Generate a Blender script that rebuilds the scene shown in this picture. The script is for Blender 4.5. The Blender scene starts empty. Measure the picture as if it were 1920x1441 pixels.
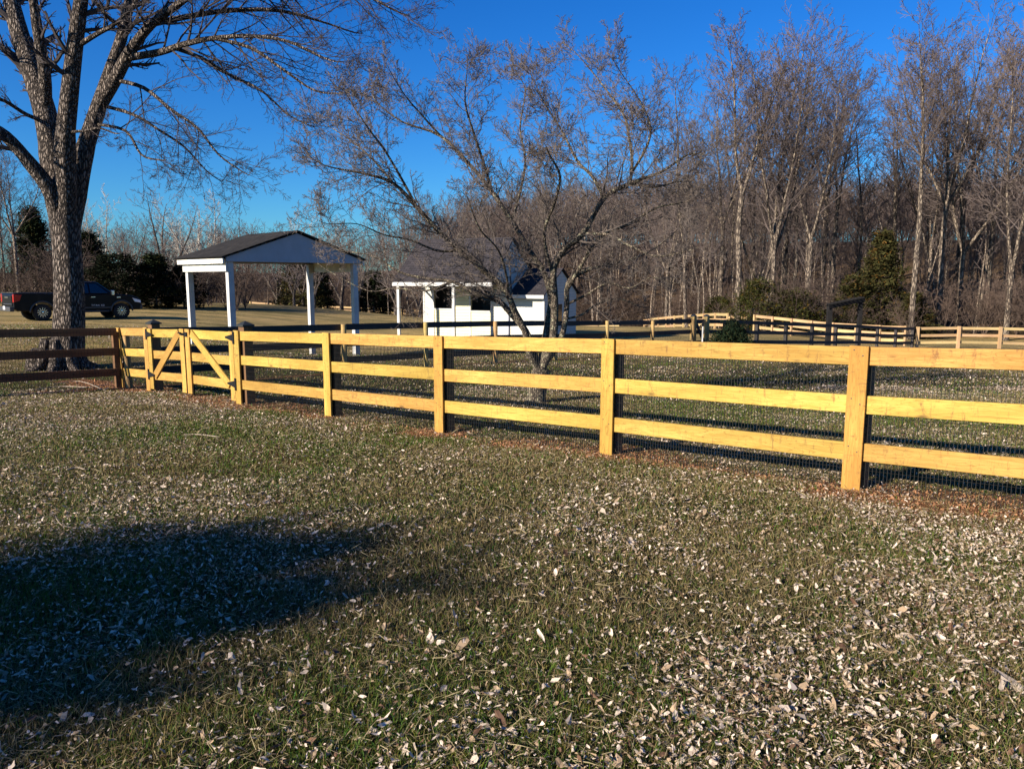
import bpy, math, random
import numpy as np
from mathutils import Vector, Matrix

R = math.radians
rng = np.random.default_rng(7)
random.seed(7)
C = bpy.context.scene.collection
scene = bpy.context.scene

# ------------------------------------------------------------------ camera, sky, sun, exposure
F = 1430.0
HC = 1.724
PITCH = math.atan(200.5 / F)
cam_d = bpy.data.cameras.new('camera')
cam_d.sensor_width = 36
cam_d.lens = 36 * F / 1920
cam_d.clip_start = 0.05
cam_d.clip_end = 3000
cam = bpy.data.objects.new('camera', cam_d)
C.objects.link(cam)
cam.location = (0, 0, HC)
cam.rotation_euler = (math.pi / 2 - PITCH, 0, 0)
scene.camera = cam

SUN_EL = R(22.6)
SX, SY = -0.786, -0.618            # horizontal direction towards the sun
w = bpy.data.worlds.new('World')
scene.world = w
w.use_nodes = True
nt = w.node_tree
nt.nodes.clear()
sky = nt.nodes.new('ShaderNodeTexSky')
sky.sky_type = 'NISHITA'
sky.sun_disc = False
sky.sun_elevation = SUN_EL
sky.sun_rotation = math.atan2(SX, SY)
sky.altitude = 0
sky.air_density = 1.0
sky.dust_density = 0.3
sky.ozone_density = 3.0
hsv = nt.nodes.new('ShaderNodeHueSaturation')
hsv.inputs['Hue'].default_value = 0.505
hsv.inputs['Saturation'].default_value = 1.35
hsv.inputs['Value'].default_value = 1.0
tint = nt.nodes.new('ShaderNodeMix'); tint.data_type = 'RGBA'; tint.blend_type = 'MULTIPLY'
tint.inputs[0].default_value = 1.0; tint.inputs[7].default_value = (0.40, 0.95, 1.45, 1)
bg = nt.nodes.new('ShaderNodeBackground')
bg.inputs['Strength'].default_value = 0.05
wo = nt.nodes.new('ShaderNodeOutputWorld')
nt.links.new(sky.outputs[0], hsv.inputs['Color'])
nt.links.new(hsv.outputs[0], tint.inputs[6])
nt.links.new(tint.outputs[2], bg.inputs['Color'])
nt.links.new(bg.outputs[0], wo.inputs['Surface'])

sun_d = bpy.data.lights.new('sun', 'SUN')
sun_d.energy = 5.0
sun_d.angle = R(0.53)
sun_d.color = (1.0, 0.90, 0.76)
sun = bpy.data.objects.new('sun', sun_d)
C.objects.link(sun)
Ldir = Vector((SX * math.cos(SUN_EL), SY * math.cos(SUN_EL), math.sin(SUN_EL)))
sun.rotation_euler = Ldir.to_track_quat('Z', 'Y').to_euler()
sun.location = (-20, -20, 20)

scene.view_settings.view_transform = 'Standard'
scene.view_settings.look = 'None'
scene.view_settings.gamma = 1
scene.view_settings.exposure = 1.08
try:
    scene.cycles.max_bounces = 6
    scene.cycles.diffuse_bounces = 2
    scene.cycles.caustics_reflective = False
    scene.cycles.caustics_refractive = False
except Exception:
    pass

cp, sp = math.cos(PITCH), math.sin(PITCH)
def P(u, v, Y):
    """world point seen at photo pixel (u, v) at depth Y"""
    xc = (u - 960) / F
    yc = (720.5 - v) / F
    s = Y / (cp + yc * sp)
    return Vector((xc * s, Y, HC + s * (yc * cp - sp)))
def XatY(u, Y, v=600):
    return P(u, v, Y).x

# ------------------------------------------------------------------ object helpers
def thing(name, label, cat, loc=(0, 0, 0), rotz=0, group=None):
    o = bpy.data.objects.new(name, None)
    C.objects.link(o)
    o.location = loc
    o.rotation_euler = (0, 0, rotz)
    o.empty_display_size = 0.2
    o['label'] = label
    o['category'] = cat
    if group: o['group'] = group
    return o
def tag(o, label, cat, group=None):
    o['label'] = label; o['category'] = cat
    if group: o['group'] = group
    return o
def np_mesh(name, V, Q, smooth=False, col=None):
    """V (n,3); Q (m,k) faces of equal size, or a list of such arrays"""
    me = bpy.data.meshes.new(name)
    V = np.asarray(V, dtype=np.float32)
    if not isinstance(Q, (list, tuple)): Q = [Q]
    Q = [np.asarray(q, dtype=np.int32) for q in Q if len(q)]
    nl = sum(q.size for q in Q); nf = sum(len(q) for q in Q)
    me.vertices.add(len(V)); me.vertices.foreach_set('co', V.ravel())
    me.loops.add(nl); me.polygons.add(nf)
    me.loops.foreach_set('vertex_index', np.concatenate([q.ravel() for q in Q]))
    tot = np.concatenate([np.full(len(q), q.shape[1], dtype=np.int32) for q in Q])
    st = np.concatenate([[0], np.cumsum(tot)[:-1]]).astype(np.int32)
    me.polygons.foreach_set('loop_start', st)
    me.update(calc_edges=True)
    me.polygons.foreach_set('use_smooth', np.full(nf, bool(smooth), dtype=bool))
    if col is not None:
        a = me.color_attributes.new('col', 'FLOAT_COLOR', 'POINT')
        c = np.ones((len(V), 4), dtype=np.float32); c[:, :3] = col
        a.data.foreach_set('color', c.ravel())
    return me
def link(name, me, mat=None, parent=None, matrix=None, kind=None):
    o = bpy.data.objects.new(name, me)
    C.objects.link(o)
    if mat and me.materials.__len__() == 0: me.materials.append(mat)
    if parent is not None: o.parent = parent
    if matrix is not None:
        if parent is not None:
            root = parent
            pm = Matrix.LocRotScale(root.location, root.rotation_euler.to_quaternion(), root.scale)
            if root.parent is not None:
                rr = root.parent
                pm = Matrix.LocRotScale(rr.location, rr.rotation_euler.to_quaternion(), rr.scale) @ pm
            o.matrix_local = pm.inverted() @ matrix
        else:
            o.matrix_local = matrix
    if kind: o['kind'] = kind
    return o

class MB:
    """collects simple solids into one mesh"""
    def __init__(s): s.v = []; s.f = {}; s.n = 0
    def add(s, V, faces):
        V = np.asarray(V, dtype=float)
        for f in faces:
            s.f.setdefault(len(f), []).append([i + s.n for i in f])
        s.v.append(V); s.n += len(V)
    def box(s, c, size, M=None):
        x, y, z = [k / 2 for k in size]
        V = np.array([[-x, -y, -z], [x, -y, -z], [x, y, -z], [-x, y, -z], [-x, -y, z], [x, -y, z], [x, y, z], [-x, y, z]])
        if M is not None: V = V @ np.array(M.to_3x3()).T
        s.add(V + np.array(c), [[0, 3, 2, 1], [4, 5, 6, 7], [0, 1, 5, 4], [1, 2, 6, 5], [2, 3, 7, 6], [3, 0, 4, 7]])
        return s
    def hexa(s, V):
        """8 corners, bottom ring then top ring (counter-clockwise seen from above)"""
        s.add(V, [[0, 3, 2, 1], [4, 5, 6, 7], [0, 1, 5, 4], [1, 2, 6, 5], [2, 3, 7, 6], [3, 0, 4, 7]]); return s
    def prism(s, poly, d):
        """planar polygon extruded by vector d"""
        n = len(poly); A = np.array(poly, dtype=float); B = A + np.array(d)
        s.add(np.vstack([A, B]), [list(range(n))[::-1], list(range(n, 2 * n))] + [[i, (i + 1) % n, (i + 1) % n + n, i + n] for i in range(n)])
        return s
    def tube(s, pts, rad, sides=8, cap=True):
        V, Q = tube_np(np.array([pts], dtype=float), np.array([rad], dtype=float), sides)
        n = len(V); s.add(V, Q.tolist())
        if cap:
            s.f.setdefault(sides, []).append([s.n - n + i for i in range(sides)][::-1])
            s.f.setdefault(sides, []).append([s.n - sides + i for i in range(sides)])
        return s
    def lathe(s, prof, axis_o, axis, up, n=24):
        """prof list of (r, h) along axis"""
        axis = np.array(axis, float); axis /= np.linalg.norm(axis)
        up = np.array(up, float); side = np.cross(axis, up)
        V = []
        for r, h in prof:
            for i in range(n):
                a = 2 * math.pi * i / n
                V.append(np.array(axis_o) + axis * h + (up * math.cos(a) + side * math.sin(a)) * r)
        fc = []
        m = len(prof)
        for j in range(m - 1):
            for i in range(n):
                fc.append([j * n + i, j * n + (i + 1) % n, (j + 1) * n + (i + 1) % n, (j + 1) * n + i])
        s.add(V, fc); return s
    def build(s, name, mat, parent=None, matrix=None, smooth=False, bevel=0, kind=None, local=False):
        if parent is not None and matrix is None and not local: matrix = Matrix()
        me = np_mesh(name, np.vstack(s.v), [np.array(q) for q in s.f.values()], smooth)
        o = link(name, me, mat, parent, matrix, kind)
        if bevel:
            b = o.modifiers.new('b', 'BEVEL'); b.width = bevel; b.segments = 2; b.limit_method = 'ANGLE'; b.angle_limit = R(40)
        return o

def tube_np(Pn, Rn, sides):
    """Pn (M,n,3), Rn (M,n) -> verts, quads"""
    M, n, _ = Pn.shape
    T = np.gradient(Pn, axis=1)
    T /= (np.linalg.norm(T, axis=2, keepdims=True) + 1e-9)
    mean = Pn[:, -1] - Pn[:, 0]
    mean /= (np.linalg.norm(mean, axis=1, keepdims=True) + 1e-9)
    ref = np.where(np.abs(mean[:, 2:3]) > 0.8, np.array([[1.0, 0.1, 0]]), np.array([[0, 0.05, 1.0]]))[:, None, :]
    N = np.cross(T, np.broadcast_to(ref, T.shape)); N /= (np.linalg.norm(N, axis=2, keepdims=True) + 1e-9)
    B = np.cross(T, N)
    a = np.arange(sides) * 2 * math.pi / sides
    V = Pn[:, :, None, :] + Rn[:, :, None, None] * (N[:, :, None, :] * np.cos(a)[None, None, :, None] + B[:, :, None, :] * np.sin(a)[None, None, :, None])
    V = V.reshape(-1, 3)
    base = (np.arange(M) * n * sides)[:, None, None]
    j = (np.arange(n - 1) * sides)[None, :, None]
    i = np.arange(sides)[None, None, :]
    i2 = (i + 1) % sides
    Q = np.stack([base + j + i, base + j + i2, base + j + sides + i2, base + j + sides + i], axis=-1).reshape(-1, 4)
    return V, Q

# ------------------------------------------------------------------ smooth noise
_lat = np.random.default_rng(99).random((64, 256, 256)).astype(np.float32)
def vnoise(x, y, s, k=0):
    x = np.asarray(x) / s + 1000.3; y = np.asarray(y) / s + 1000.7
    xi = np.floor(x).astype(int); yi = np.floor(y).astype(int)
    fx = x - xi; fy = y - yi
    fx = fx * fx * (3 - 2 * fx); fy = fy * fy * (3 - 2 * fy)
    g = _lat[k % 64]
    a = g[xi % 256, yi % 256]; b = g[(xi + 1) % 256, yi % 256]; c = g[xi % 256, (yi + 1) % 256]; d = g[(xi + 1) % 256, (yi + 1) % 256]
    return (a * (1 - fx) + b * fx) * (1 - fy) + (c * (1 - fx) + d * fx) * fy
def fbm(x, y, s, k=0, o=3):
    r = 0; t = 0
    for i in range(o):
        r = r + vnoise(x, y, s / 2 ** i, k + i) / 2 ** i; t += 1 / 2 ** i
    return r / t

# ------------------------------------------------------------------ materials
def new_mat(name):
    m = bpy.data.materials.new(name); m.use_nodes = True
    nt = m.node_tree
    b = nt.nodes['Principled BSDF']
    return m, nt, b
def nd(nt, t, **kw):
    n = nt.nodes.new(t)
    for k, v in kw.items():
        if k in n.inputs: n.inputs[k].default_value = v
        else: setattr(n, k, v)
    return n
def ramp(nt, src, stops):
    r = nt.nodes.new('ShaderNodeValToRGB')
    el = r.color_ramp.elements
    while len(el) < len(stops): el.new(0.5)
    for e, (p, c) in zip(el, stops):
        e.position = p; e.color = (c[0], c[1], c[2], 1) if not isinstance(c, (int, float)) else (c, c, c, 1)
    nt.links.new(src, r.inputs[0]); return r.outputs[0]
def mixc(nt, f, a, b, mode='MIX'):
    m = nt.nodes.new('ShaderNodeMix'); m.data_type = 'RGBA'; m.blend_type = mode
    for s, v in ((0, f), (6, a), (7, b)):
        if hasattr(v, 'links') or hasattr(v, 'is_linked'): nt.links.new(v, m.inputs[s])
        elif isinstance(v, (int, float)): m.inputs[s].default_value = v
        else: m.inputs[s].default_value = (*v, 1)
    return m.outputs[2]
def coords(nt, scale, which='Object'):
    t = nt.nodes.new('ShaderNodeTexCoord'); mp = nt.nodes.new('ShaderNodeMapping')
    mp.inputs['Scale'].default_value = scale
    nt.links.new(t.outputs[which], mp.inputs[0]); return mp.outputs[0]
def noise(nt, vec, sc, det=4, rough=0.6, dist=0.0):
    n = nd(nt, 'ShaderNodeTexNoise'); n.inputs['Scale'].default_value = sc; n.inputs['Detail'].default_value = det
    n.inputs['Roughness'].default_value = rough; n.inputs['Distortion'].default_value = dist
    if vec is not None: nt.links.new(vec, n.inputs['Vector'])
    return n.outputs['Fac']
def bump(nt, b, h, strength, dist):
    n = nt.nodes.new('ShaderNodeBump'); n.inputs['Strength'].default_value = strength; n.inputs['Distance'].default_value = dist
    nt.links.new(h, n.inputs['Height']); nt.links.new(n.outputs[0], b.inputs['Normal'])
def math_n(nt, op, a, b=0.0):
    m = nt.nodes.new('ShaderNodeMath'); m.operation = op
    for i, v in enumerate((a, b)):
        if isinstance(v, (int, float)): m.inputs[i].default_value = v
        else: nt.links.new(v, m.inputs[i])
    return m.outputs[0]

def m_wood(name, pale, mid, dark, knots=0.75, rough=0.75, grain=0.35):
    """sawn board, grain along local x, shade differs from board to board"""
    m, nt, b = new_mat(name)
    oi = nt.nodes.new('ShaderNodeObjectInfo')
    t = nt.nodes.new('ShaderNodeTexCoord')
    off = nt.nodes.new('ShaderNodeVectorMath'); off.operation = 'SCALE'
    cmb = nt.nodes.new('ShaderNodeCombineXYZ')
    for i in range(3): nt.links.new(oi.outputs['Random'], cmb.inputs[i])
    nt.links.new(cmb.outputs[0], off.inputs[0]); off.inputs['Scale'].default_value = 37.0
    add = nt.nodes.new('ShaderNodeVectorMath'); add.operation = 'ADD'
    nt.links.new(t.outputs['Object'], add.inputs[0]); nt.links.new(off.outputs[0], add.inputs[1])
    def mp(s):
        q = nt.nodes.new('ShaderNodeMapping'); q.inputs['Scale'].default_value = s
        nt.links.new(add.outputs[0], q.inputs[0]); return q.outputs[0]
    g1 = noise(nt, mp((1.2, 14, 14)), 2.2, 6, 0.65, 1.6)
    g2 = noise(nt, mp((0.6, 3, 3)), 1.6, 3, 0.5, 0.4)
    c = ramp(nt, g1, [(0.3, mid), (0.62, pale)])
    blot = ramp(nt, g2, [(0.38, 0.0), (0.68, 1.0)])
    c = mixc(nt, math_n(nt, 'MULTIPLY', blot, 0.75), c, tuple(0.8 * k for k in mid))
    # cathedral grain: contour lines of the stretched noise
    g3 = noise(nt, mp((0.5, 7, 7)), 1.5, 3, 0.5, 0.8)
    fr = math_n(nt, 'FRACT', math_n(nt, 'MULTIPLY', g3, 14.0))
    ln = ramp(nt, fr, [(0.0, 1.0), (0.16, 0.0), (0.92, 0.0), (1.0, 1.0)])
    c = mixc(nt, math_n(nt, 'MULTIPLY', ln, 0.6), c, tuple(0.5 * k for k in mid))
    # knots
    vo = nt.nodes.new('ShaderNodeTexVoronoi'); vo.feature = 'F1'; vo.inputs['Scale'].default_value = 1.0
    nt.links.new(mp((2.6, 6.5, 6.5)), vo.inputs['Vector'])
    kn = ramp(nt, vo.outputs['Distance'], [(0.05, 1.0), (0.17, 0.0)])
    kmask = ramp(nt, noise(nt, mp((1, 1, 1)), 3.1, 2), [(0.50, 0.0), (0.56, 1.0)])
    c = mixc(nt, math_n(nt, 'MULTIPLY', math_n(nt, 'MULTIPLY', kn, kmask), knots), c, dark)
    # dark scuffs and saw marks
    sc = ramp(nt, noise(nt, mp((9, 2.5, 2.5)), 3.0, 8, 0.8, 0.6), [(0.545, 0.0), (0.66, 1.0)])
    c = mixc(nt, math_n(nt, 'MULTIPLY', sc, 0.75), c, tuple(2.2 * k for k in dark))
    hs = nt.nodes.new('ShaderNodeHueSaturation')
    nt.links.new(math_n(nt, 'MULTIPLY_ADD', oi.outputs['Random'], 0.30), hs.inputs['Value'])
    # value = random*0.22 + 0.88
    hs.inputs['Value'].links[0].from_node.inputs[2].default_value = 0.92
    hx = math_n(nt, 'MULTIPLY_ADD', math_n(nt, 'FRACT', math_n(nt, 'MULTIPLY', oi.outputs['Random'], 7.3)), 0.03)
    hx.node.inputs[2].default_value = 0.488
    nt.links.new(hx, hs.inputs['Hue'])
    nt.links.new(c, hs.inputs['Color'])
    nt.links.new(hs.outputs[0], b.inputs['Base Color'])
    b.inputs['Roughness'].default_value = rough
    b.inputs['Specular IOR Level'].default_value = 0.25
    bump(nt, b, g1, grain, 0.004)
    return m
def m_plain(name, col, rough=0.6, metal=0.0, var=0.12, vscale=6, bumpd=0.0, spec=0.5, coat=0.0):
    m, nt, b = new_mat(name)
    n = noise(nt, coords(nt, (1, 1, 1)), vscale, 5)
    a = tuple(max(0, c * (1 - var)) for c in col); d = tuple(min(1, c * (1 + var)) for c in col)
    nt.links.new(ramp(nt, n, [(0.3, a), (0.7, d)]), b.inputs['Base Color'])
    b.inputs['Roughness'].default_value = rough; b.inputs['Metallic'].default_value = metal
    b.inputs['Specular IOR Level'].default_value = spec
    if coat: b.inputs['Coat Weight'].default_value = coat; b.inputs['Coat Roughness'].default_value = 0.05
    if bumpd: bump(nt, b, n, 0.5, bumpd)
    return m
def m_attr(name, rough=0.8, spec=0.2, transl=0.0):
    m, nt, b = new_mat(name)
    a = nt.nodes.new('ShaderNodeAttribute'); a.attribute_name = 'col'
    nt.links.new(a.outputs['Color'], b.inputs['Base Color'])
    b.inputs['Roughness'].default_value = rough; b.inputs['Specular IOR Level'].default_value = spec
    if transl:
        tr = nt.nodes.new('ShaderNodeBsdfTranslucent'); nt.links.new(a.outputs['Color'], tr.inputs['Color'])
        mx = nt.nodes.new('ShaderNodeMixShader'); mx.inputs[0].default_value = transl
        out = nt.nodes['Material Output']
        nt.links.new(b.outputs[0], mx.inputs[1]); nt.links.new(tr.outputs[0], mx.inputs[2]); nt.links.new(mx.outputs[0], out.inputs['Surface'])
    return m
def m_bark(name, pale, mid, dark, sc=(9, 9, 2.2), bd=0.05, strength=1.0, lichen=None):
    m, nt, b = new_mat(name)
    v = coords(nt, sc)
    wob = nt.nodes.new('ShaderNodeTexNoise'); wob.inputs['Scale'].default_value = 1.3; wob.inputs['Detail'].default_value = 3
    nt.links.new(v, wob.inputs['Vector'])
    ad = nt.nodes.new('ShaderNodeVectorMath'); ad.operation = 'ADD'
    nt.links.new(v, ad.inputs[0]); nt.links.new(wob.outputs['Color'], ad.inputs[1])
    vo = nt.nodes.new('ShaderNodeTexVoronoi'); vo.feature = 'DISTANCE_TO_EDGE'; vo.inputs['Scale'].default_value = 1.4
    nt.links.new(ad.outputs[0], vo.inputs['Vector'])
    h = ramp(nt, vo.outputs['Distance'], [(0.0, 0.0), (0.35, 1.0)])
    n2 = noise(nt, v, 5, 6, 0.7)
    hh = math_n(nt, 'MULTIPLY_ADD', n2, 0.5); nt.links.new(h, hh.node.inputs[2])
    c = ramp(nt, hh, [(0.25, dark), (0.75, mid), (1.15 / 1.5 + 0.15, pale)])
    if lichen:
        lm = ramp(nt, noise(nt, coords(nt, (1, 1, 1)), 15, 5, 0.7), [(0.56, 0.0), (0.62, 1.0)])
        c = mixc(nt, math_n(nt, 'MULTIPLY', lm, 0.75), c, lichen)
    nt.links.new(c, b.inputs['Base Color'])
    b.inputs['Roughness'].default_value = 0.95; b.inputs['Specular IOR Level'].default_value = 0.1
    bump(nt, b, hh, strength, bd)
    return m

W_NEW = m_wood('new_pine', (0.46, 0.30, 0.075), (0.34, 0.18, 0.033), (0.06, 0.027, 0.011))
W_FACE = m_wood('orange_pine', (0.43, 0.245, 0.056), (0.31, 0.145, 0.028), (0.06, 0.027, 0.011))
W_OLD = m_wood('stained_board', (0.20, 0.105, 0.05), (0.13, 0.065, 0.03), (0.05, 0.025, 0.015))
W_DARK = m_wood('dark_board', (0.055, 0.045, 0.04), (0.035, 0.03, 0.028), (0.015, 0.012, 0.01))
W_POST = m_wood('round_post_wood', (0.42, 0.29, 0.12), (0.32, 0.20, 0.075), (0.16, 0.09, 0.04))
W_FAR = m_wood('pale_pine', (0.46, 0.32, 0.17), (0.38, 0.25, 0.12), (0.2, 0.11, 0.05))
M_BLACK = m_plain('black_metal', (0.008, 0.008, 0.009), 0.6, spec=0.2)
M_CAP = m_plain('dark_cap', (0.02, 0.022, 0.02), 0.5)
M_WIRE = m_plain('wire', (0.012, 0.011, 0.009), 0.6, 0.0, spec=0.25)
def m_white(name, col, sid=0.0, dirt=0.25):
    m, nt, b = new_mat(name)
    n = noise(nt, coords(nt, (1, 1, 0.6)), 2.5, 7, 0.7)
    c = ramp(nt, n, [(0.35, tuple(x * (1 - dirt) for x in col)), (0.55, col)])
    b.inputs['Roughness'].default_value = 0.6
    if sid:
        t = nt.nodes.new('ShaderNodeTexCoord'); s = nt.nodes.new('ShaderNodeSeparateXYZ')
        nt.links.new(t.outputs['Object'], s.inputs[0])
        fr = math_n(nt, 'FRACT', math_n(nt, 'DIVIDE', s.outputs[2], sid))
        edge = ramp(nt, fr, [(0.0, 0.45), (0.10, 1.0), (1.0, 1.0)])
        c = mixc(nt, 1.0, c, edge, 'MULTIPLY')
        bump(nt, b, math_n(nt, 'SUBTRACT', 1.0, fr), 0.8, 0.02)
    nt.links.new(c, b.inputs['Base Color'])
    return m
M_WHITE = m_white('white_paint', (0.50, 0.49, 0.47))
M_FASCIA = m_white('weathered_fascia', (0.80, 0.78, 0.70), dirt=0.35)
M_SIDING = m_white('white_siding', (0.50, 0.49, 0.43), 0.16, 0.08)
M_GABLE = m_white('shaded_gable_white', (0.40, 0.405, 0.43), dirt=0.12)  # white gable boards with their shade put into a darker blue-grey colour
M_YSIDING = m_white('cream_siding', (0.62, 0.58, 0.36), 0.16, 0.12)
def m_shingle(name, c1, c2):
    m, nt, b = new_mat(name)
    br = nt.nodes.new('ShaderNodeTexBrick')
    nt.links.new(coords(nt, (1, 1, 1)), br.inputs['Vector'])
    br.inputs['Scale'].default_value = 1.0
    br.inputs['Brick Width'].default_value = 0.32; br.inputs['Row Height'].default_value = 0.14
    br.inputs['Mortar Size'].default_value = 0.012; br.inputs['Bias'].default_value = 0.1
    br.inputs['Color1'].default_value = (*c1, 1); br.inputs['Color2'].default_value = (*c2, 1)
    br.inputs['Mortar'].default_value = (*[x * 0.35 for x in c1], 1)
    n = noise(nt, coords(nt, (1, 1, 1)), 1.7, 5)
    c = mixc(nt, 0.6, br.outputs['Color'], ramp(nt, n, [(0.3, 0.45), (0.7, 1.1)]), 'MULTIPLY')
    nt.links.new(c, b.inputs['Base Color'])
    b.inputs['Roughness'].default_value = 0.95; b.inputs['Specular IOR Level'].default_value = 0.1
    bump(nt, b, br.outputs['Fac'], -0.6, 0.01)
    return m
M_SHINGLE = m_shingle('shingles', (0.035, 0.032, 0.036), (0.06, 0.052, 0.056))
M_SHINGLE_D = m_shingle('dark_shingles', (0.026, 0.024, 0.022), (0.042, 0.038, 0.034))
M_DARKIN = m_plain('dark_boards_and_gloom', (0.03, 0.028, 0.025), 0.9)  # ceiling and rafter boards; also stands in for the unlit stall interior
B_MAPLE = m_bark('maple_bark', (0.33, 0.27, 0.225), (0.15, 0.12, 0.10), (0.014, 0.012, 0.011), (14, 14, 3.4), 0.08)
B_MTWIG = m_plain('maple_twig_bark', (0.042, 0.032, 0.031), 0.9, var=0.4, vscale=3)
B_DOG = m_bark('dogwood_bark', (0.20, 0.16, 0.12), (0.10, 0.08, 0.06), (0.02, 0.017, 0.014), (22, 22, 12), 0.012, 0.7, (0.34, 0.32, 0.21))
B_DTWIG = m_plain('dogwood_twig_bark', (0.10, 0.078, 0.064), 0.85, var=0.4, vscale=4)
B_TREE = m_bark('forest_bark', (0.36, 0.285, 0.215), (0.17, 0.132, 0.10), (0.045, 0.035, 0.03), (5, 5, 1.5), 0.06, 0.6)
B_FRONT = m_bark('front_tree_bark', (0.25, 0.20, 0.15), (0.12, 0.094, 0.073), (0.035, 0.028, 0.024), (5, 5, 1.5), 0.06, 0.6)
B_TWIG = m_plain('forest_twig_bark', (0.088, 0.066, 0.058), 0.9, var=0.35, vscale=0.3)
B_PALE = m_plain('sycamore_bark', (0.34, 0.30, 0.25), 0.9, var=0.35, vscale=1.0)
B_DKTREE = m_bark('dark_forest_bark', (0.22, 0.18, 0.15), (0.13, 0.105, 0.085), (0.05, 0.04, 0.035), (5, 5, 1.5), 0.05, 0.6)
B_DKTWIG = m_plain('dark_twig_bark', (0.13, 0.10, 0.09), 0.9, var=0.35, vscale=0.3)
M_COL = m_attr('coloured_litter', 0.75, 0.25, 0.12)
M_GRASSB = m_attr('grass_blades', 0.7, 0.2, 0.22)
M_FOL = m_attr('evergreen_needles', 0.9, 0.05, 0.1)

# ------------------------------------------------------------------ terrain
def pw(u, v, Y):
    p = P(u, v, Y); return (p.x, p.y, p.z)
ctrl = []
def plane(x, y): return 0.315 - 0.05 * y
for x, y in [(-5, -3), (5, -3), (0, 2), (-3, 4.5), (3, 3.5), (-9, 3), (10, 2), (-6, 9), (0, 7), (0, 12.2), (5, 12), (10, 12), (4, 18), (12, 22), (-14, 12), (-20, 4)]:
    ctrl.append((x, y, plane(x, y)))
ctrl += [pw(1590, 915, 6.24), pw(1140, 850, 7.84), pw(828, 811, 9.33), pw(620, 782, 10.7), pw(462, 765, 11.8), pw(292, 739, 13.7), pw(232, 727, 15.2),
         pw(115, 692, 20), pw(80, 601, 36.5), pw(228, 597, 39.2), pw(-150, 603, 36), pw(572, 668, 30.1), pw(672, 666, 27.2),
         pw(350, 640, 27), pw(300, 567, 62), pw(150, 567, 58), pw(-100, 568, 56), pw(475, 569, 66), pw(600, 577, 70), pw(700, 588, 72), pw(790, 600, 74),
         pw(400, 600, 42), pw(600, 612, 46), pw(750, 622, 44), pw(900, 637, 39.5), pw(1060, 642, 38.5), pw(860, 650, 34)]
for u, v, Y in [(925, 602, 21.8), (1220, 600, 26.8), (1295, 598, 28.4), (1477, 604, 33.4), (1610, 609, 38.4), (1712, 614, 43.3), (1800, 613, 43), (1925, 615, 42.5),
                (1365, 587, 57), (1209, 599, 80), (1415, 590, 57), (1560, 605, 51), (1146, 610, 85), (790, 582, 92), (475, 566, 100)]:
    a = P(u, v, Y); ctrl.append((a.x, a.y, a.z - 1.2))
ctrl += [(25, 62, -3.0), (40, 60, -3.2), (60, 75, -2.5), (8, 100, -2.5), (-25, 110, -2.5), (-60, 70, 0.0), (-60, 110, 0), (-40, 40, 0.2), (25, 24, -1.9), (45, 40, -3), (30, 5, -0.6), (-30, 12, 0.2),
         (10, 150, 6), (60, 140, 6), (110, 130, 7), (60, 190, 10), (10, 200, 9), (-30, 190, 3), (-90, 190, 3), (120, 190, 11), (-150, 150, 2), (-20, 240, 5), (150, 60, 0), (-120, 20, 1), (150, -20, 0), (-120, -40, 1), (0, -60, 1)]
ctrl = np.array(ctrl)
def _tps(A, B):
    d2 = ((A[:, None, :] - B[None, :, :]) ** 2).sum(-1)
    return 0.5 * d2 * np.log(d2 + 1e-9)
S = 20.0
cx = ctrl[:, :2] / S
n = len(cx)
K = _tps(cx, cx) + np.eye(n) * 0.0015
Pm = np.hstack([np.ones((n, 1)), cx])
A = np.zeros((n + 3, n + 3)); A[:n, :n] = K; A[:n, n:] = Pm; A[n:, :n] = Pm.T
sol = np.linalg.solve(A, np.concatenate([ctrl[:, 2], np.zeros(3)]))
def ground(x, y):
    x = np.atleast_1d(np.asarray(x, float)); y = np.atleast_1d(np.asarray(y, float))
    out = np.empty(x.size)
    q = np.stack([x.ravel(), y.ravel()], 1) / S
    for i in range(0, len(q), 20000):
        s = q[i:i + 20000]
        out[i:i + 20000] = _tps(s, cx) @ sol[:n] + sol[n] + s @ sol[n + 1:]
    out = out + (fbm(x.ravel(), y.ravel(), 1.3, 3) - 0.5) * 0.035
    return out.reshape(x.shape)
def gz(x, y): return float(ground(x, y)[0])

# fence line of the near board fence
fa = P(1590, 915, 6.24); fe = P(232, 727, 15.2)
FA = np.array([fa.x, fa.y]); FD = np.array([fe.x - fa.x, fe.y - fa.y]); FD /= np.linalg.norm(FD)
FN = np.array([-FD[1], FD[0]])
if FN[1] > 0: FN = -FN             # towards the camera
def fence_t(u, v):
    """parameter along the fence where the photo column u (at row v near the base) meets it"""
    lo, hi = -4.0, 20.0
    for _ in range(60):
        mid = (lo + hi) / 2
        p = FA + FD * mid
        r = XatY(u, p[1], v)
        if p[0] > r: lo = mid
        else: hi = mid
    return (lo + hi) / 2
def fp(t, off=0.0):
    p = FA + FD * t + FN * off
    return p
INN0 = np.array([-7.73, 15.2]); INNS = np.array([1.80, 1.655])
IND = INNS / np.linalg.norm(INNS)

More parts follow.
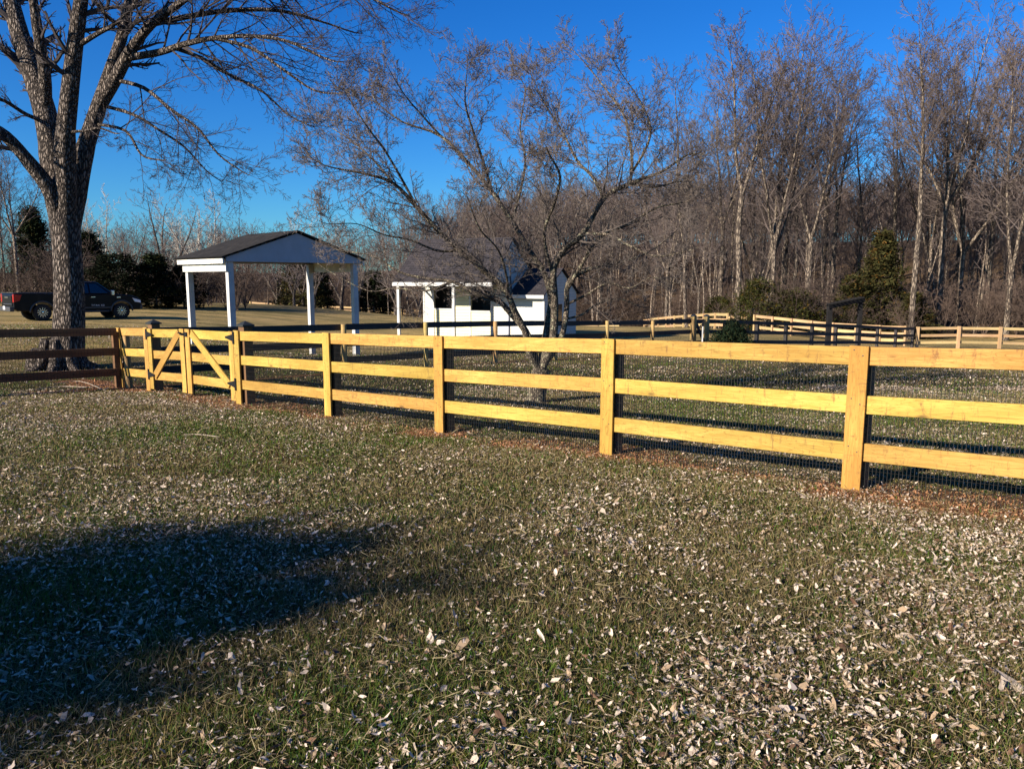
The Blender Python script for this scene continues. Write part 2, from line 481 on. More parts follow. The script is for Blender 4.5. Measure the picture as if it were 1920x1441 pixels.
def seg_dist(x, y, a, b):
    ab = b - a; t = np.clip(((x - a[0]) * ab[0] + (y - a[1]) * ab[1]) / (ab @ ab), 0, 1)
    return np.hypot(x - (a[0] + t * ab[0]), y - (a[1] + t * ab[1]))
LFEND = INN0 - np.array([0.70, 0.714]) * 12
PT_ = [fence_t(u, v) for u, v in ((1597, 915), (1140, 850), (828, 811), (620, 782), (453, 760), (357, 745), (284, 738), (232, 727))]
def clay_mask(x, y):
    d1 = seg_dist(x, y, fp(-3.5), fp(16.5))
    d2 = seg_dist(x, y, INN0, INN0 + INNS * 17)
    d3 = seg_dist(x, y, INN0, LFEND)
    nz = fbm(x, y, 0.9, 11, 4)
    nl = fbm(x, y, 3.0, 21, 2)
    a = np.clip((nz * 1.1 + nl * 0.7 - 0.42 - d1 * 0.85) * 3.2, 0, 0.9)
    b = np.clip((0.1 + nz * 0.7 - d2) * 2.2, 0, 1) * 0.8
    c = np.clip((0.2 + nz * 0.8 - d3) * 2.2, 0, 1) * 0.9
    pa = np.clip((fbm(x, y, 1.6, 31, 3) - 0.66) * 7, 0, 1) * 0.5 * np.clip(1.5 - d1 / 3.5, 0, 1)
    dp = np.minimum.reduce([np.hypot(x - fp(t)[0] - 0.05, y - fp(t)[1]) for t in PT_])
    pp = np.clip((0.28 + nz * 0.75 - dp) * 2.6, 0, 0.95)
    return np.maximum.reduce([a, b, c, pa, pp])

def axis_lines(lo, hi, step, far_lo, far_hi, g=1.13):
    L = list(np.arange(lo, hi + 1e-6, step))
    s = step; x = hi
    while x < far_hi: s *= g; x += s; L.append(x)
    s = step; x = lo
    while x > far_lo: s *= g; x -= s; L.insert(0, x)
    return np.array(L)
gx = axis_lines(-14, 10, 0.13, -900, 900)
gy = axis_lines(1, 22, 0.13, -200, 1500)
GX, GY = np.meshgrid(gx, gy)
# beyond the fitted region the height fades to a constant
Z = ground(np.clip(GX, -170, 170), np.clip(GY, -60, 240))
nx, ny = len(gx), len(gy)
V = np.stack([GX.ravel(), GY.ravel(), Z.ravel()], 1)
ii, jj = np.meshgrid(np.arange(nx - 1), np.arange(ny - 1))
b0 = (jj * nx + ii).ravel()
Q = np.stack([b0, b0 + 1, b0 + nx + 1, b0 + nx], 1)
cm = clay_mask(V[:, 0], V[:, 1])
wood_edge = np.clip((V[:, 1] - (58 + 10 * fbm(V[:, 0], V[:, 1], 12, 5))) / 6, 0, 1) * np.clip((V[:, 0] - (-4)) / 10, 0, 1)
wood_edge = np.maximum(wood_edge, np.clip((V[:, 1] - 92) / 8, 0, 1))
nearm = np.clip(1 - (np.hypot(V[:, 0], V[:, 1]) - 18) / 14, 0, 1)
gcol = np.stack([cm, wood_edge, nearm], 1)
me = np_mesh('ground', V, Q, True, gcol)
m, nt_, b = new_mat('lawn_soil')
at = nt_.nodes.new('ShaderNodeAttribute'); at.attribute_name = 'col'
sepc = nt_.nodes.new('ShaderNodeSeparateColor'); nt_.links.new(at.outputs['Color'], sepc.inputs[0])
v1 = coords(nt_, (1, 1, 1))
big = noise(nt_, v1, 0.35, 5, 0.6)
mid_ = noise(nt_, v1, 2.2, 6, 0.7)
fine = noise(nt_, v1, 34, 6, 0.8)
stp = noise(nt_, coords(nt_, (0.5, 3.2, 1)), 1.0, 8, 0.8)
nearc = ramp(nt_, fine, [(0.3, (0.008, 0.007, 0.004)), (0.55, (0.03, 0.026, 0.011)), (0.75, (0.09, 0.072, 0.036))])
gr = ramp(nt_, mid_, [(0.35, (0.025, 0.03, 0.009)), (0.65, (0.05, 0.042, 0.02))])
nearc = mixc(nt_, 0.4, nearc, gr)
farc = ramp(nt_, stp, [(0.25, (0.08, 0.065, 0.025)), (0.5, (0.33, 0.235, 0.10)), (0.75, (0.55, 0.41, 0.20))])
stp2 = noise(nt_, coords(nt_, (0.10, 0.55, 1)), 1.0, 6, 0.7)
farc = mixc(nt_, 1.0, farc, ramp(nt_, stp2, [(0.33, (0.45, 0.5, 0.42)), (0.5, (0.95, 0.95, 0.95)), (0.66, (1.45, 1.35, 1.15))]), 'MULTIPLY')
farc = mixc(nt_, ramp(nt_, big, [(0.35, 0.0), (0.65, 0.45)]), farc, (0.10, 0.095, 0.035))
specks = ramp(nt_, noise(nt_, v1, 9, 8, 0.85), [(0.60, 0.0), (0.68, 1.0)])
farc = mixc(nt_, math_n(nt_, 'MULTIPLY', specks, 0.5), farc, (0.5, 0.42, 0.33))
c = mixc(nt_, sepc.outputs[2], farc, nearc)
clay = ramp(nt_, fine, [(0.3, (0.06, 0.028, 0.014)), (0.55, (0.21, 0.095, 0.042)), (0.8, (0.36, 0.18, 0.09))])
c = mixc(nt_, sepc.outputs[0], c, clay)
wfl = ramp(nt_, mid_, [(0.3, (0.06, 0.04, 0.024)), (0.7, (0.16, 0.105, 0.06))])
c = mixc(nt_, sepc.outputs[1], c, wfl)
nt_.links.new(c, b.inputs['Base Color']); b.inputs['Roughness'].default_value = 1.0; b.inputs['Specular IOR Level'].default_value = 0.05
bump(nt_, b, fine, 1.0, 0.03)
link('ground', me, m, kind='structure')

# ------------------------------------------------------------------ boards and fences
BOARD_SEED = [0]
def board(name, parent, a, b_, width, thick, mat, up=None, bevel=0.004, jit=0.0, hang=None):
    """a board between two points, width roughly along up"""
    a = Vector(a); b_ = Vector(b_)
    if jit:
        a = a + Vector((0, 0, random.uniform(-jit, jit))); b_ = b_ + Vector((0, 0, random.uniform(-jit, jit)))
    x = (b_ - a); L = x.length; x.normalize()
    up = Vector(up) if up is not None else Vector((0, 0, 1))
    y = up.cross(x).normalized(); z = x.cross(y).normalized()
    M = Matrix((x, y, z)).transposed().to_4x4(); M.translation = (a + b_) / 2
    mb = MB(); mb.box((0, 0, 0), (L, thick, width))
    return mb.build(name, mat, parent, M, bevel=bevel)
def vwire(px, py, z0, z1, r):
    return [[px, py, z0], [px, py, z1]]
def wire_panel(name, parent, pts_xy, top, bot, step_h, rows, r, mat=None):
    """woven wire hung along a path: pts_xy list of (x,y), heights over the ground"""
    pts = np.array(pts_xy); seg = np.hypot(*(pts[1:] - pts[:-1]).T); cum = np.concatenate([[0], np.cumsum(seg)])
    L = cum[-1]; ts = np.arange(0, L, step_h)
    X = np.interp(ts, cum, pts[:, 0]); Y = np.interp(ts, cum, pts[:, 1]); G = ground(X, Y)
    A = np.stack([np.stack([X, Y, G + bot], 1), np.stack([X, Y, G + top], 1)], 1)
    V, Q = tube_np(A, np.full((len(ts), 2), r), 4)
    mb = MB(); mb.v.append(V); mb.n += len(V); mb.f[4] = Q.tolist()
    ks = np.linspace(0, L, max(3, int(L / 0.4)))
    X = np.interp(ks, cum, pts[:, 0]); Y = np.interp(ks, cum, pts[:, 1]); G = ground(X, Y)
    for h in rows:
        Pn = np.stack([X, Y, G + h], 1)[None]
        V, Q = tube_np(Pn, np.full((1, len(ks)), r * 0.7), 4)
        mb.f[4] += (Q + mb.n).tolist(); mb.v.append(V); mb.n += len(V)
    return mb.build(name, mat or M_WIRE, parent)

# --- near fence
us = [(1597, 915), (1140, 850), (828, 811), (620, 782)]
tp = [fence_t(u, v) for u, v in us]
t_gr = fence_t(453, 760); t_gl = fence_t(284, 738); t_end = fence_t(232, 727)
RW, RT = 0.150, 0.032
tops = (1.2, 0.80, 0.40)
def p3(t, off, h):
    q = fp(t, off); return Vector((q[0], q[1], gz(*fp(t)) + h))
nf = thing('board_fence', 'new golden pine three-board fence nearest the lawn, backed with black wire', 'fence', (*fp(tp[0]), gz(*fp(tp[0]))))
posts = [tp[0] - 2.37] + tp + [t_gr]
posts2 = [t_gl, t_end]
for seq in (posts, posts2):
    for a_, b_ in zip(seq[:-1], seq[1:]):
        for h in tops:
            board('rail', nf, p3(a_, 0, h - RW / 2), p3(b_, 0, h - RW / 2), RW, RT, W_NEW, jit=0.006)
FNv = Vector((FN[0], FN[1], 0)); FDv = Vector((FD[0], FD[1], 0))
def vert_board(name, parent, t, off, h0, h1, w_, th, mat, bevel=0.004):
    a = p3(t, off, h0); b2 = p3(t, off, h1)
    return board(name, parent, a, b2 + FDv * random.uniform(-0.008, 0.008), w_, th, mat, up=FDv, bevel=bevel)
for i, t in enumerate(posts + posts2):
    gate_post = t in (t_gl, t_gr)
    if not gate_post:
        # round-edged square post behind the rails
        board('post', nf, p3(t - 0.03, -0.085, -0.1), p3(t - 0.03, -0.085, 1.17), 0.12, 0.12, W_OLD, up=FDv, bevel=0.012)
    for h in tops:
        for dx in (-0.035, 0.035):
            mbn = MB()
            qn = p3(t, 0.0505, h - 0.05 + dx * 0.6) + FDv * dx; mbn.lathe([(0.0, 0.002), (0.0055, 0.001), (0.0055, -0.004)], qn, FNv, (0, 0, 1), 8)
            mbn.build('nail', M_CAP, nf)
    vert_board('face_board', nf, t, 0.034, -0.01, 1.205 if not gate_post else 1.21, 0.15, 0.03, W_FACE if i in (1, 2, 3, 0) else W_NEW)
for t, side in ((t_gl, 1), (t_gr, -1)):
    gp = board('gate_post', nf, p3(t - 0.06 , -0.10, -0.1), p3(t - 0.06, -0.10, 1.27), 0.16, 0.16, W_OLD, up=FDv, bevel=0.006)
    mb = MB()
    q = p3(t - 0.06, -0.10, 1.27)
    hw = 0.105
    def cr(a, b_, z): 
        v = q + FDv * a + FNv * b_; return (v.x, v.y, v.z + z)
    mb.hexa([cr(-hw, -hw, 0.001), cr(-hw, hw, 0.001), cr(hw, hw, 0.001), cr(hw, -hw, 0.001), cr(-hw, -hw, 0.03), cr(-hw, hw, 0.03), cr(hw, hw, 0.03), cr(hw, -hw, 0.03)])
    mb.hexa([cr(-hw * .96, -hw * .96, 0.03), cr(-hw * .96, hw * .96, 0.03), cr(hw * .96, hw * .96, 0.03), cr(hw * .96, -hw * .96, 0.03), cr(-.01, -.01, 0.085), cr(-.01, .01, 0.085), cr(.01, .01, 0.085), cr(.01, -.01, 0.085)])
    mb.build('post_cap', M_CAP, nf)
wire_panel('wire_mesh', nf, [fp(posts[0], -0.022), fp(t_gr, -0.022)], 1.10, 0.0, 0.0285, [0.02 + 0.075 * i for i in range(15)], 0.0025)
wire_panel('wire_mesh', nf, [fp(t_gl, -0.022), fp(t_end, -0.022)], 1.10, 0.0, 0.0285, [0.02, 0.12, 0.22, 0.32, 0.42, 0.52, 0.62, 0.72, 0.82, 0.92, 1.02], 0.0019)

# --- double gate
t_mid = fence_t(357, 745)
def hinge(parent, t, h, s):
    """black T hinge: plate on the post, pointed strap on the gate (s = direction along FD)"""
    mb = MB(); q = p3(t, 0.056, h)
    def c_(a, z, o): v = q + FDv * a + FNv * o; return (v.x, v.y, v.z + z)
    for o0, o1 in ((0, 0.008),):
        pl = [(-0.022, -0.10), (0.022, -0.10), (0.022, 0.10), (-0.022, 0.10)]
        mb.prism([c_(a * s, z, o0) for a, z in pl], FNv * 0.008)
        st = [(0.022, -0.055), (0.24, -0.012), (0.24, 0.012), (0.022, 0.055)]
        mb.prism([c_(a * s, z, o0 + 0.001) for a, z in st], FNv * 0.008)
    return mb.build('hinge', M_BLACK, parent)
def gate_leaf(t_h, t_c, label, s):
    """t_h hinge side, t_c closing side; s = +1 if the closing side has the larger t"""
    q = p3((t_h + t_c) / 2, 0, 0)
    g = thing('paddock_gate', label, 'gate', (q.x, q.y, gz(q.x, q.y)), group='two leaves of the double paddock gate')
    for h in tops:
        board('rail', g, p3(t_h + s * 0.03, 0.0, h - 0.02 - RW / 2), p3(t_c - s * 0.01, 0.0, h - 0.02 - RW / 2), RW, RT, W_NEW)
    vert_board('stile', g, t_h + s * 0.155, 0.034, 0.05, 1.19, 0.14, 0.03, W_NEW)
    vert_board('stile', g, t_c - s * 0.085, 0.034, 0.05, 1.19, 0.15, 0.03, W_NEW)
    a = p3(t_h + s * 0.27, 0.032, 0.30); b2 = p3(t_c - s * 0.20, 0.032, 1.12)
    board('diagonal_brace', g, a, b2, 0.14, 0.026, W_NEW)
    hinge(g, t_h + s * 0.06, 1.09, s); hinge(g, t_h + s * 0.06, 0.33, s)
    return g
g1 = gate_leaf(t_gr, t_mid - 0.012, 'pine gate leaf hinged on the post nearer the long fence, brace falling right', 1)
g2 = gate_leaf(t_gl, t_mid + 0.012, 'pine gate leaf hinged beside the short corner panel, brace falling left', -1)
# latch on the right leaf
mb = MB(); q = p3(t_mid, 0.056, 1.10)
mb.box(q - FDv * 0.07, (0.10, 0.02, 0.075), Matrix.Rotation(math.atan2(FD[1], FD[0]), 4, 'Z'))
mb.box(q + FDv * 0.06 + FNv * 0.004, (0.14, 0.02, 0.04), Matrix.Rotation(math.atan2(FD[1], FD[0]), 4, 'Z'))
mb.tube([q + FDv * 0.02 + FNv * 0.01, q + FDv * 0.03 + FNv * 0.05 + Vector((0, 0, 0.03)), q + FDv * 0.10 + FNv * 0.05 + Vector((0, 0, 0.02))], [0.012] * 3)
mb.build('latch', M_BLACK, g1)
# drop rod behind the left leaf
mb = MB(); q = p3(t_mid - 0.10, -0.03, 0); mb.tube([q + Vector((0, 0, -0.02)), q + Vector((0, 0, 0.45))], [0.011, 0.011]); mb.build('drop_rod', M_BLACK, g1)

# --- generic field fence
def field_fence(name, label, pts, nb, heights, rw, rt, mat_r, mat_p, post='square', pw_=0.11, side=1, post_h=1.22, zpts=None, cat='fence', skip=()):
    """pts: post positions (x,y); side +1 = rails on the camera side of the posts"""
    pts = [np.array(p[:2], float) for p in pts]
    Z0 = [gz(*p) for p in pts] if zpts is None else zpts
    root = thing(name, label, cat, (*pts[0], Z0[0]))
    for i, p in enumerate(pts):
        d = pts[min(i + 1, len(pts) - 1)] - pts[max(i - 1, 0)]; d /= np.linalg.norm(d)
        nrm = np.array([-d[1], d[0]])
        if nrm @ p > 0: nrm = -nrm      # towards camera
        o = nrm * (-side) * (pw_ / 2 + rt / 2)
        a = Vector((p[0] + o[0], p[1] + o[1], Z0[i] - 0.15)); top = a + Vector((0, 0, 0.15 + post_h))
        if post == 'round':
            mb = MB(); mb.tube([(0, 0, 0), (0, 0, 0.6), (0.005, 0, 0.15 + post_h)], [pw_ / 2 * 1.05, pw_ / 2, pw_ / 2 * 0.95], 12)
            M = Matrix.Translation(a); mb.build('post', mat_p, root, M, smooth=False)
        else:
            board('post', root, a, top, pw_, pw_, mat_p, up=Vector((d[0], d[1], 0)), bevel=0)
        if i + 1 < len(pts) and i not in skip:
            q = pts[i + 1]
            for h in heights:
                board('rail', root, (p[0], p[1], Z0[i] + h - rw / 2), (q[0], q[1], Z0[i + 1] + h - rw / 2), rw, rt, mat_r, bevel=0, jit=0.008)
    return root
# inner side fence of the yard: pale round posts in front of shaded boards
inner = [INN0 + INNS * k for k in range(0, 9)]
def zt(u, v, p): # ground height so that a 1.2 m top shows at row v
    return P(u, v, p[1]).z - 1.2
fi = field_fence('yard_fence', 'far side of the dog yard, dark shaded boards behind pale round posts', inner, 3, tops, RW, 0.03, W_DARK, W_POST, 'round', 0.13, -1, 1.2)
wire_panel('wire_mesh', fi, [inner[0] - np.array([-.1, .12]), inner[8] - np.array([-.1, .12])], 0.85, 0.0, 0.10, [0.05, 0.15, 0.25, 0.35, 0.45, 0.55, 0.65, 0.75], 0.0016)
# left side fence of the yard, comes towards the camera out of frame
lf = [INN0 - np.array([0.70, 0.714]) * (0.15 + 2.45 * k) for k in range(0, 5)]
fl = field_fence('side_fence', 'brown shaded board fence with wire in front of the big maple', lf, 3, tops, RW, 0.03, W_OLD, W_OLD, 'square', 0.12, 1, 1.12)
off = np.array([0.714, -0.70]) * 0.03
wire_panel('wire_mesh', fl, [lf[0] + off, lf[4] + off], 1.15, 0.0, 0.055, [0.02 + 0.1 * i for i in range(12)], 0.0022)
# black paddock fence continuing to the right
blk = [INN0 + INNS * (8.0 + 0.42)] + [INN0 + INNS * k for k in (9, 10, 11, 12, 13, 14, 15, 16, 17)]
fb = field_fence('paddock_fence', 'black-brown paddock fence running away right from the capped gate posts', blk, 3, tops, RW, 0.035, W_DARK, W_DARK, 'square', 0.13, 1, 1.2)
# capped posts of the small gate between them with one brace
gp0 = inner[8]; gp1 = blk[0]
sg = thing('side_gate', 'dark small yard gate with diagonal brace between two capped posts', 'gate', (*gp0, gz(*gp0)))
for k, (p, mat) in enumerate(((gp0 + IND * 0.12, W_POST), (gp1 - IND * 0.05, W_POST))):
    zz = gz(*p); po = np.array([IND[1], -IND[0]]) * 0.02
    board('gate_post', sg, (p[0] + po[0], p[1] + po[1], zz - 0.1), (p[0] + po[0], p[1] + po[1], zz + 1.30), 0.17, 0.17, mat, up=(IND[0], IND[1], 0), bevel=0.005)
    mb = MB(); mb.lathe([(0.0, 0.09), (0.06, 0.075), (0.115, 0.03), (0.12, 0.0), (0.0, -0.001)], (p[0] + po[0], p[1] + po[1], zz + 1.301), (0, 0, 1), (1, 0, 0), 4 * 3)
    mb.build('post_cap', M_CAP, sg)
a = gp0 + IND * 0.25; b_ = gp1 - IND * 0.18
for h in tops: board('rail', sg, (*a, gz(*a) + h - .08), (*b_, gz(*b_) + h - .08), RW, 0.03, W_DARK, bevel=0)
board('diagonal_brace', sg, (a[0] + .02, a[1] - .03, gz(*a) + 1.1), (b_[0] + .02, b_[1] - .03, gz(*b_) + 0.3), 0.13, 0.03, W_DARK, bevel=0)

def line_pts(a, b_, nseg): return [np.array(a[:2]) + (np.array(b_[:2]) - np.array(a[:2])) * i / nseg for i in range(nseg + 1)]
def xy(u, v, Y): p = P(u, v, Y); return (p.x, p.y)
q0 = INN0 + INNS * 17 + np.array([0.25, 0.2])
ft = field_fence('pasture_fence', 'pale three-board fence at the right edge, starting where the black fence ends', [q0 + np.array([2.28 * i, -0.12 * i]) for i in range(9)], 3, (1.2, 0.80, 0.40), 0.15, 0.03, W_FAR, W_FAR, 'square', 0.14, -1, 1.24)
f1 = line_pts(xy(1209, 599, 80), xy(1366, 587, 57), 9)
field_fence('pasture_fence', 'pale board fence climbing towards the tall end post left of the opening', f1, 3, (1.2, 0.80, 0.40), 0.2, 0.03, W_FAR, W_FAR, 'square', 0.12, -1, 1.22)
f2 = line_pts(xy(1416, 590, 57), xy(1700, 612, 46.5), 7)
field_fence('pasture_fence', 'pale board fence falling away right of the opening, behind the black fence', f2, 3, (1.2, 0.80, 0.40), 0.2, 0.03, W_FAR, W_FAR, 'square', 0.12, -1, 1.22)
f3 = line_pts(xy(1368, 599, 64), xy(1560, 606, 60), 4)
field_fence('pasture_fence', 'pale low fence seen through the opening in front of the cedars', f3, 3, (1.2, 0.80, 0.40), 0.2, 0.03, W_FAR, W_FAR, 'square', 0.14, -1, 1.2)
f0 = line_pts(xy(470, 566, 100), xy(792, 582, 92), 9) + line_pts(xy(792, 582, 92), xy(1160, 611, 84), 10)[1:]
field_fence('pasture_fence', 'long pale fence crossing behind the carport and the barn', f0, 3, (1.2, 0.80, 0.40), 0.2, 0.035, W_FAR, W_FAR, 'square', 0.15, -1, 1.25)

# ------------------------------------------------------------------ carport / pavilion
th = R(46)
Bp = P(430, 600, 24.0); Bc = np.array([Bp.x, Bp.y])
wd = np.array([math.cos(th), math.sin(th)]); ad_ = np.array([-math.sin(th), math.cos(th)])
PW, PL = 4.99, 3.3
def pc(a, b_): return Bc + wd * a + ad_ * b_
ZE = P(430, 481, 24).z; ZB = P(430, 490, 24).z; ZA = P(563, 434, 25.6).z
pv = thing('open_carport', 'white open carport on four tall posts with a dark shingle roof', 'carport', (*pc(PW / 2, PL / 2), gz(*pc(PW / 2, PL / 2))))
zr = ZE - 0.02
for a, b_ in ((0.17, 0.17), (PW - 0.17, 0.17), (0.17, PL - 0.17), (PW - 0.17, PL - 0.17)):
    q = pc(a, b_); z0 = gz(*q)
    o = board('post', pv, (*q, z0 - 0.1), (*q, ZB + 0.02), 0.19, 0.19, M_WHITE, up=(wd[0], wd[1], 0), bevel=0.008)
def v3(a, b_, z): q = pc(a, b_); return (q[0], q[1], z)
mb = MB()
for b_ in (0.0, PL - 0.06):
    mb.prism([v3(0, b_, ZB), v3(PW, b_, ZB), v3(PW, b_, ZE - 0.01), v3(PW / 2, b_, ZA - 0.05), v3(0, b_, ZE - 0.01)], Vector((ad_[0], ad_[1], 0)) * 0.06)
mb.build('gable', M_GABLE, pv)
for a in (-0.002, PW - 0.06):
    mb = MB(); mb.prism([v3(a, 0.062, ZE - 0.45), v3(a, PL - 0.062, ZE - 0.45), v3(a, PL - 0.062, ZE - 0.06), v3(a, 0.062, ZE - 0.06)], Vector((wd[0], wd[1], 0)) * 0.06)
    mb.build('side_beam', M_FASCIA, pv)
for a in (-0.14, PW + 0.09):
    mb = MB(); mb.prism([v3(a, -0.03, ZE - 0.21), v3(a, PL + 0.03, ZE - 0.21), v3(a, PL + 0.03, ZE - 0.05), v3(a, -0.03, ZE - 0.05)], Vector((wd[0], wd[1], 0)) * 0.05)
    mb.build('fascia', M_FASCIA, pv)
def roof_slab(parent, A, B_, C_, D_, th_, mat, name='roof'):
    """A-B eave edge, D-C ridge edge; local axes along the eave so shingle courses follow it"""
    A, B_, C_, D_ = [Vector(k) for k in (A, B_, C_, D_)]
    x = (B_ - A).normalized(); nrm = x.cross(D_ - A).normalized(); y = nrm.cross(x)
    M = Matrix((x, y, nrm)).transposed().to_4x4(); M.translation = A
    Mi = M.inverted()
    mb = MB(); mb.prism([Mi @ k for k in (A, B_, C_, D_)], (0, 0, th_))
    return mb.build(name, mat, parent, M)
ov = 0.18
zl = ZE - 0.045
roof_slab(pv, v3(-ov, -0.1, zl), v3(-ov, PL + 0.1, zl), v3(PW / 2, PL + 0.1, ZA), v3(PW / 2, -0.1, ZA), -0.05, M_SHINGLE_D)
roof_slab(pv, v3(PW + ov, PL + 0.1, zl), v3(PW + ov, -0.1, zl), v3(PW / 2, -0.1, ZA), v3(PW / 2, PL + 0.1, ZA), -0.05, M_SHINGLE_D)
mb = MB()
mb.prism([v3(0.07, 0.07, ZB + 0.06), v3(PW - 0.07, 0.07, ZB + 0.06), v3(PW - 0.07, PL - 0.07, ZB + 0.06), v3(0.07, PL - 0.07, ZB + 0.06)], (0, 0, 0.03))
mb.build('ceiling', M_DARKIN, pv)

# ------------------------------------------------------------------ barn
ph = R(-25)
e = np.array([math.cos(ph), math.sin(ph)]); bk = np.array([-math.sin(ph), math.cos(ph)])
Fp = P(1020, 600, 39.0); F0 = np.array([Fp.x, Fp.y])
def hc(q, b_): return F0 - e * q + bk * b_
def h3(q, b_, z): p = hc(q, b_); return (p[0], p[1], z)
D_ = 4.7
zg = gz(*hc(3.5, 0)) - 0.25
hb = thing('small_barn', 'small white horse barn with a porch roof and open stall doors behind the dogwood', 'barn', (*hc(3.5, 2.3), zg))
def hw(mb, q0_, q1_, b0_, b1_, z0, z1):
    mb.hexa([h3(q0_, b0_, z0), h3(q1_, b0_, z0), h3(q1_, b1_, z0), h3(q0_, b1_, z0), h3(q0_, b0_, z1), h3(q1_, b0_, z1), h3(q1_, b1_, z1), h3(q0_, b1_, z1)][::1])
ZEr = 0.92; ZAr = 2.12; ZR = 3.70; ZEp = 1.46
T = 0.12
# front wall: opening boxes (q0,q1,z0,z1)
ops = [(5.37, 6.48, 0.06, 1.33), (3.04, 4.22, -0.02, 1.33)]
zt0 = 1.9
mb = MB(); mbw = MB(); mbx = MB()
hw(mbw, 6.72, 7.16, 0, T, zg, zt0)
hw(mbw, 6.48, 6.72, 0, T, zg, zt0)
hw(mb, 4.22, 5.37, 0, T, zg, zt0)
hw(mbx, 1.94, 3.04, 0, T, zg, zt0); mbx.build('front_wall', M_SIDING, hb)
for a, b_, z0, z1 in ops:
    hw(mb, a, b_, 0.01, T, zg, z0); hw(mb, a, b_, 0, T, z1, zt0)
mbw.build('front_wall', M_SIDING, hb)
mb.build('front_wall', M_YSIDING, hb)
mb = MB(); hw(mb, 0.0, 1.94, 0, T, zg, ZEr); mb.build('wing_wall', M_SIDING, hb)
# gable end of the low wing
for q_ in (0.0,):
    mb = MB()
    Vg = [h3(q_, T, zg), h3(q_, D_, zg), h3(q_, D_, ZEr), h3(q_, D_ / 2, ZAr), h3(q_, T, ZEr + 0.05)]
    mb.prism(Vg, tuple(-x * 0.1 for x in (e[0], e[1], 0)))
    g_ = mb.build('gable_wall', M_SIDING, hb)
mb = MB(); hw(mb, -0.012, 0.02, 1.6, 2.5, zg + 0.9, zg + 2.05)
mb.build('end_window', m_plain('dark_glass', (0.02, 0.025, 0.03), 0.15), hb)
mb = MB(); hw(mb, -0.03, -0.013, 1.5, 2.6, zg + 0.82, zg + 0.90); hw(mb, -0.03, -0.013, 1.5, 2.6, zg + 2.05, zg + 2.13)
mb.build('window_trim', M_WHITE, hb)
# back and far side
mb = MB(); hw(mb, 0.1, 7.16, D_ - T, D_ - 0.003, zg, 0.85); hw(mb, 7.06, 7.16, T, D_ - T, zg, 1.5); mb.build('back_wall', M_SIDING, hb)
# tall part: gable triangle facing the low wing
mb = MB()
mb.prism([h3(1.90, -2.1, ZEp), h3(1.90, 0.2, ZR - 0.04), h3(1.90, 2.6, 2.0), h3(1.90, D_, 1.0), h3(1.90, D_, 0.3), h3(1.90, 0, 0.3), h3(1.90, 0, ZEp - 0.02)], (-e[0] * 0.1, -e[1] * 0.1, 0))
mb.build('upper_gable', M_SIDING, hb)
mb = MB(); hw(mb, 2.0, 7.0, 0.9, 0.95, zg, 1.6); hw(mb, 2.0, 7.0, 0.13, 0.89, zg + 0.28, zg + 0.34); mb.build('stall_dark_backing', M_DARKIN, hb)  # dark panels added behind the openings in place of interior shade
# roofs
roof_slab(hb, h3(7.65, -2.25, ZEp - 0.02), h3(1.78, -2.25, ZEp - 0.02), h3(1.78, 0.2, ZR + 0.02), h3(7.45, 0.2, ZR + 0.02), 0.07, M_SHINGLE)
roof_slab(hb, h3(1.78, 4.95, 0.72), h3(7.45, 4.95, 0.72), h3(7.45, 0.2, ZR + 0.02), h3(1.78, 0.2, ZR + 0.02), 0.07, M_SHINGLE)
roof_slab(hb, h3(1.899, -0.28, ZEr - 0.14), h3(-0.12, -0.28, ZEr - 0.14), h3(-0.12, D_ / 2, ZAr + 0.05), h3(1.899, D_ / 2, ZAr + 0.05), 0.06, M_SHINGLE)
roof_slab(hb, h3(-0.12, D_ + 0.25, ZEr - 0.12), h3(1.899, D_ + 0.25, ZEr - 0.12), h3(1.899, D_ / 2, ZAr + 0.05), h3(-0.12, D_ / 2, ZAr + 0.05), 0.06, M_SHINGLE)
mb = MB(); hw(mb, 1.80, 7.63, -2.31, -2.26, ZEp - 0.17, ZEp + 0.02); hw(mb, -0.11, 1.88, -0.34, -0.29, ZEr - 0.26, ZEr - 0.08)
hw(mb, 7.40, 7.46, -2.25, 0.0, ZEp - 0.13, ZEp - 0.03)
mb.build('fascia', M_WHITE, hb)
mb = MB()
for i in range(12):
    q_ = 1.95 + i * 0.5
    hw(mb, q_, q_ + 0.04, -2.2, -0.01, ZEp - 0.10, ZEp - 0.03)
mb.build('porch_rafters', M_DARKIN, hb)
for q_ in (7.35, 4.05):
    p = hc(q_, -2.15)
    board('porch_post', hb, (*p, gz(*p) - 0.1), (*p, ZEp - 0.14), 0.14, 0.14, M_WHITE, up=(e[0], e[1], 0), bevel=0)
for a, b_, z0, z1 in ops:
    mb = MB()
    hw(mb, a - 0.09, a - 0.002, -0.025, -0.003, zg, z1 + 0.08); hw(mb, b_ + 0.002, b_ + 0.09, -0.025, -0.003, zg, z1 + 0.08)
    hw(mb, a, b_, -0.025, -0.003, z1 - 0.01, z1 + 0.08); hw(mb, a, b_, -0.025, 0.005, z0 - 0.07, z0 + 0.004)
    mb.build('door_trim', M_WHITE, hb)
mb = MB()
hw(mb, 7.08, 7.17, -0.02, -0.003, zg, 1.4); mb.build('corner_trim', M_WHITE, hb)
mb = MB(); hw(mb, -0.02, 0.08, -0.025, -0.003, zg, ZEr - 0.1)
mb.build('corner_trim', M_WHITE, hb)
mb = MB(); p = hc(1.98, -0.06); mb.tube([(*p, zg), (*p, ZEr - 0.1)], [0.05, 0.05], 8); mb.build('downspout', m_plain('grey_gutter', (0.35, 0.36, 0.4), 0.4), hb)

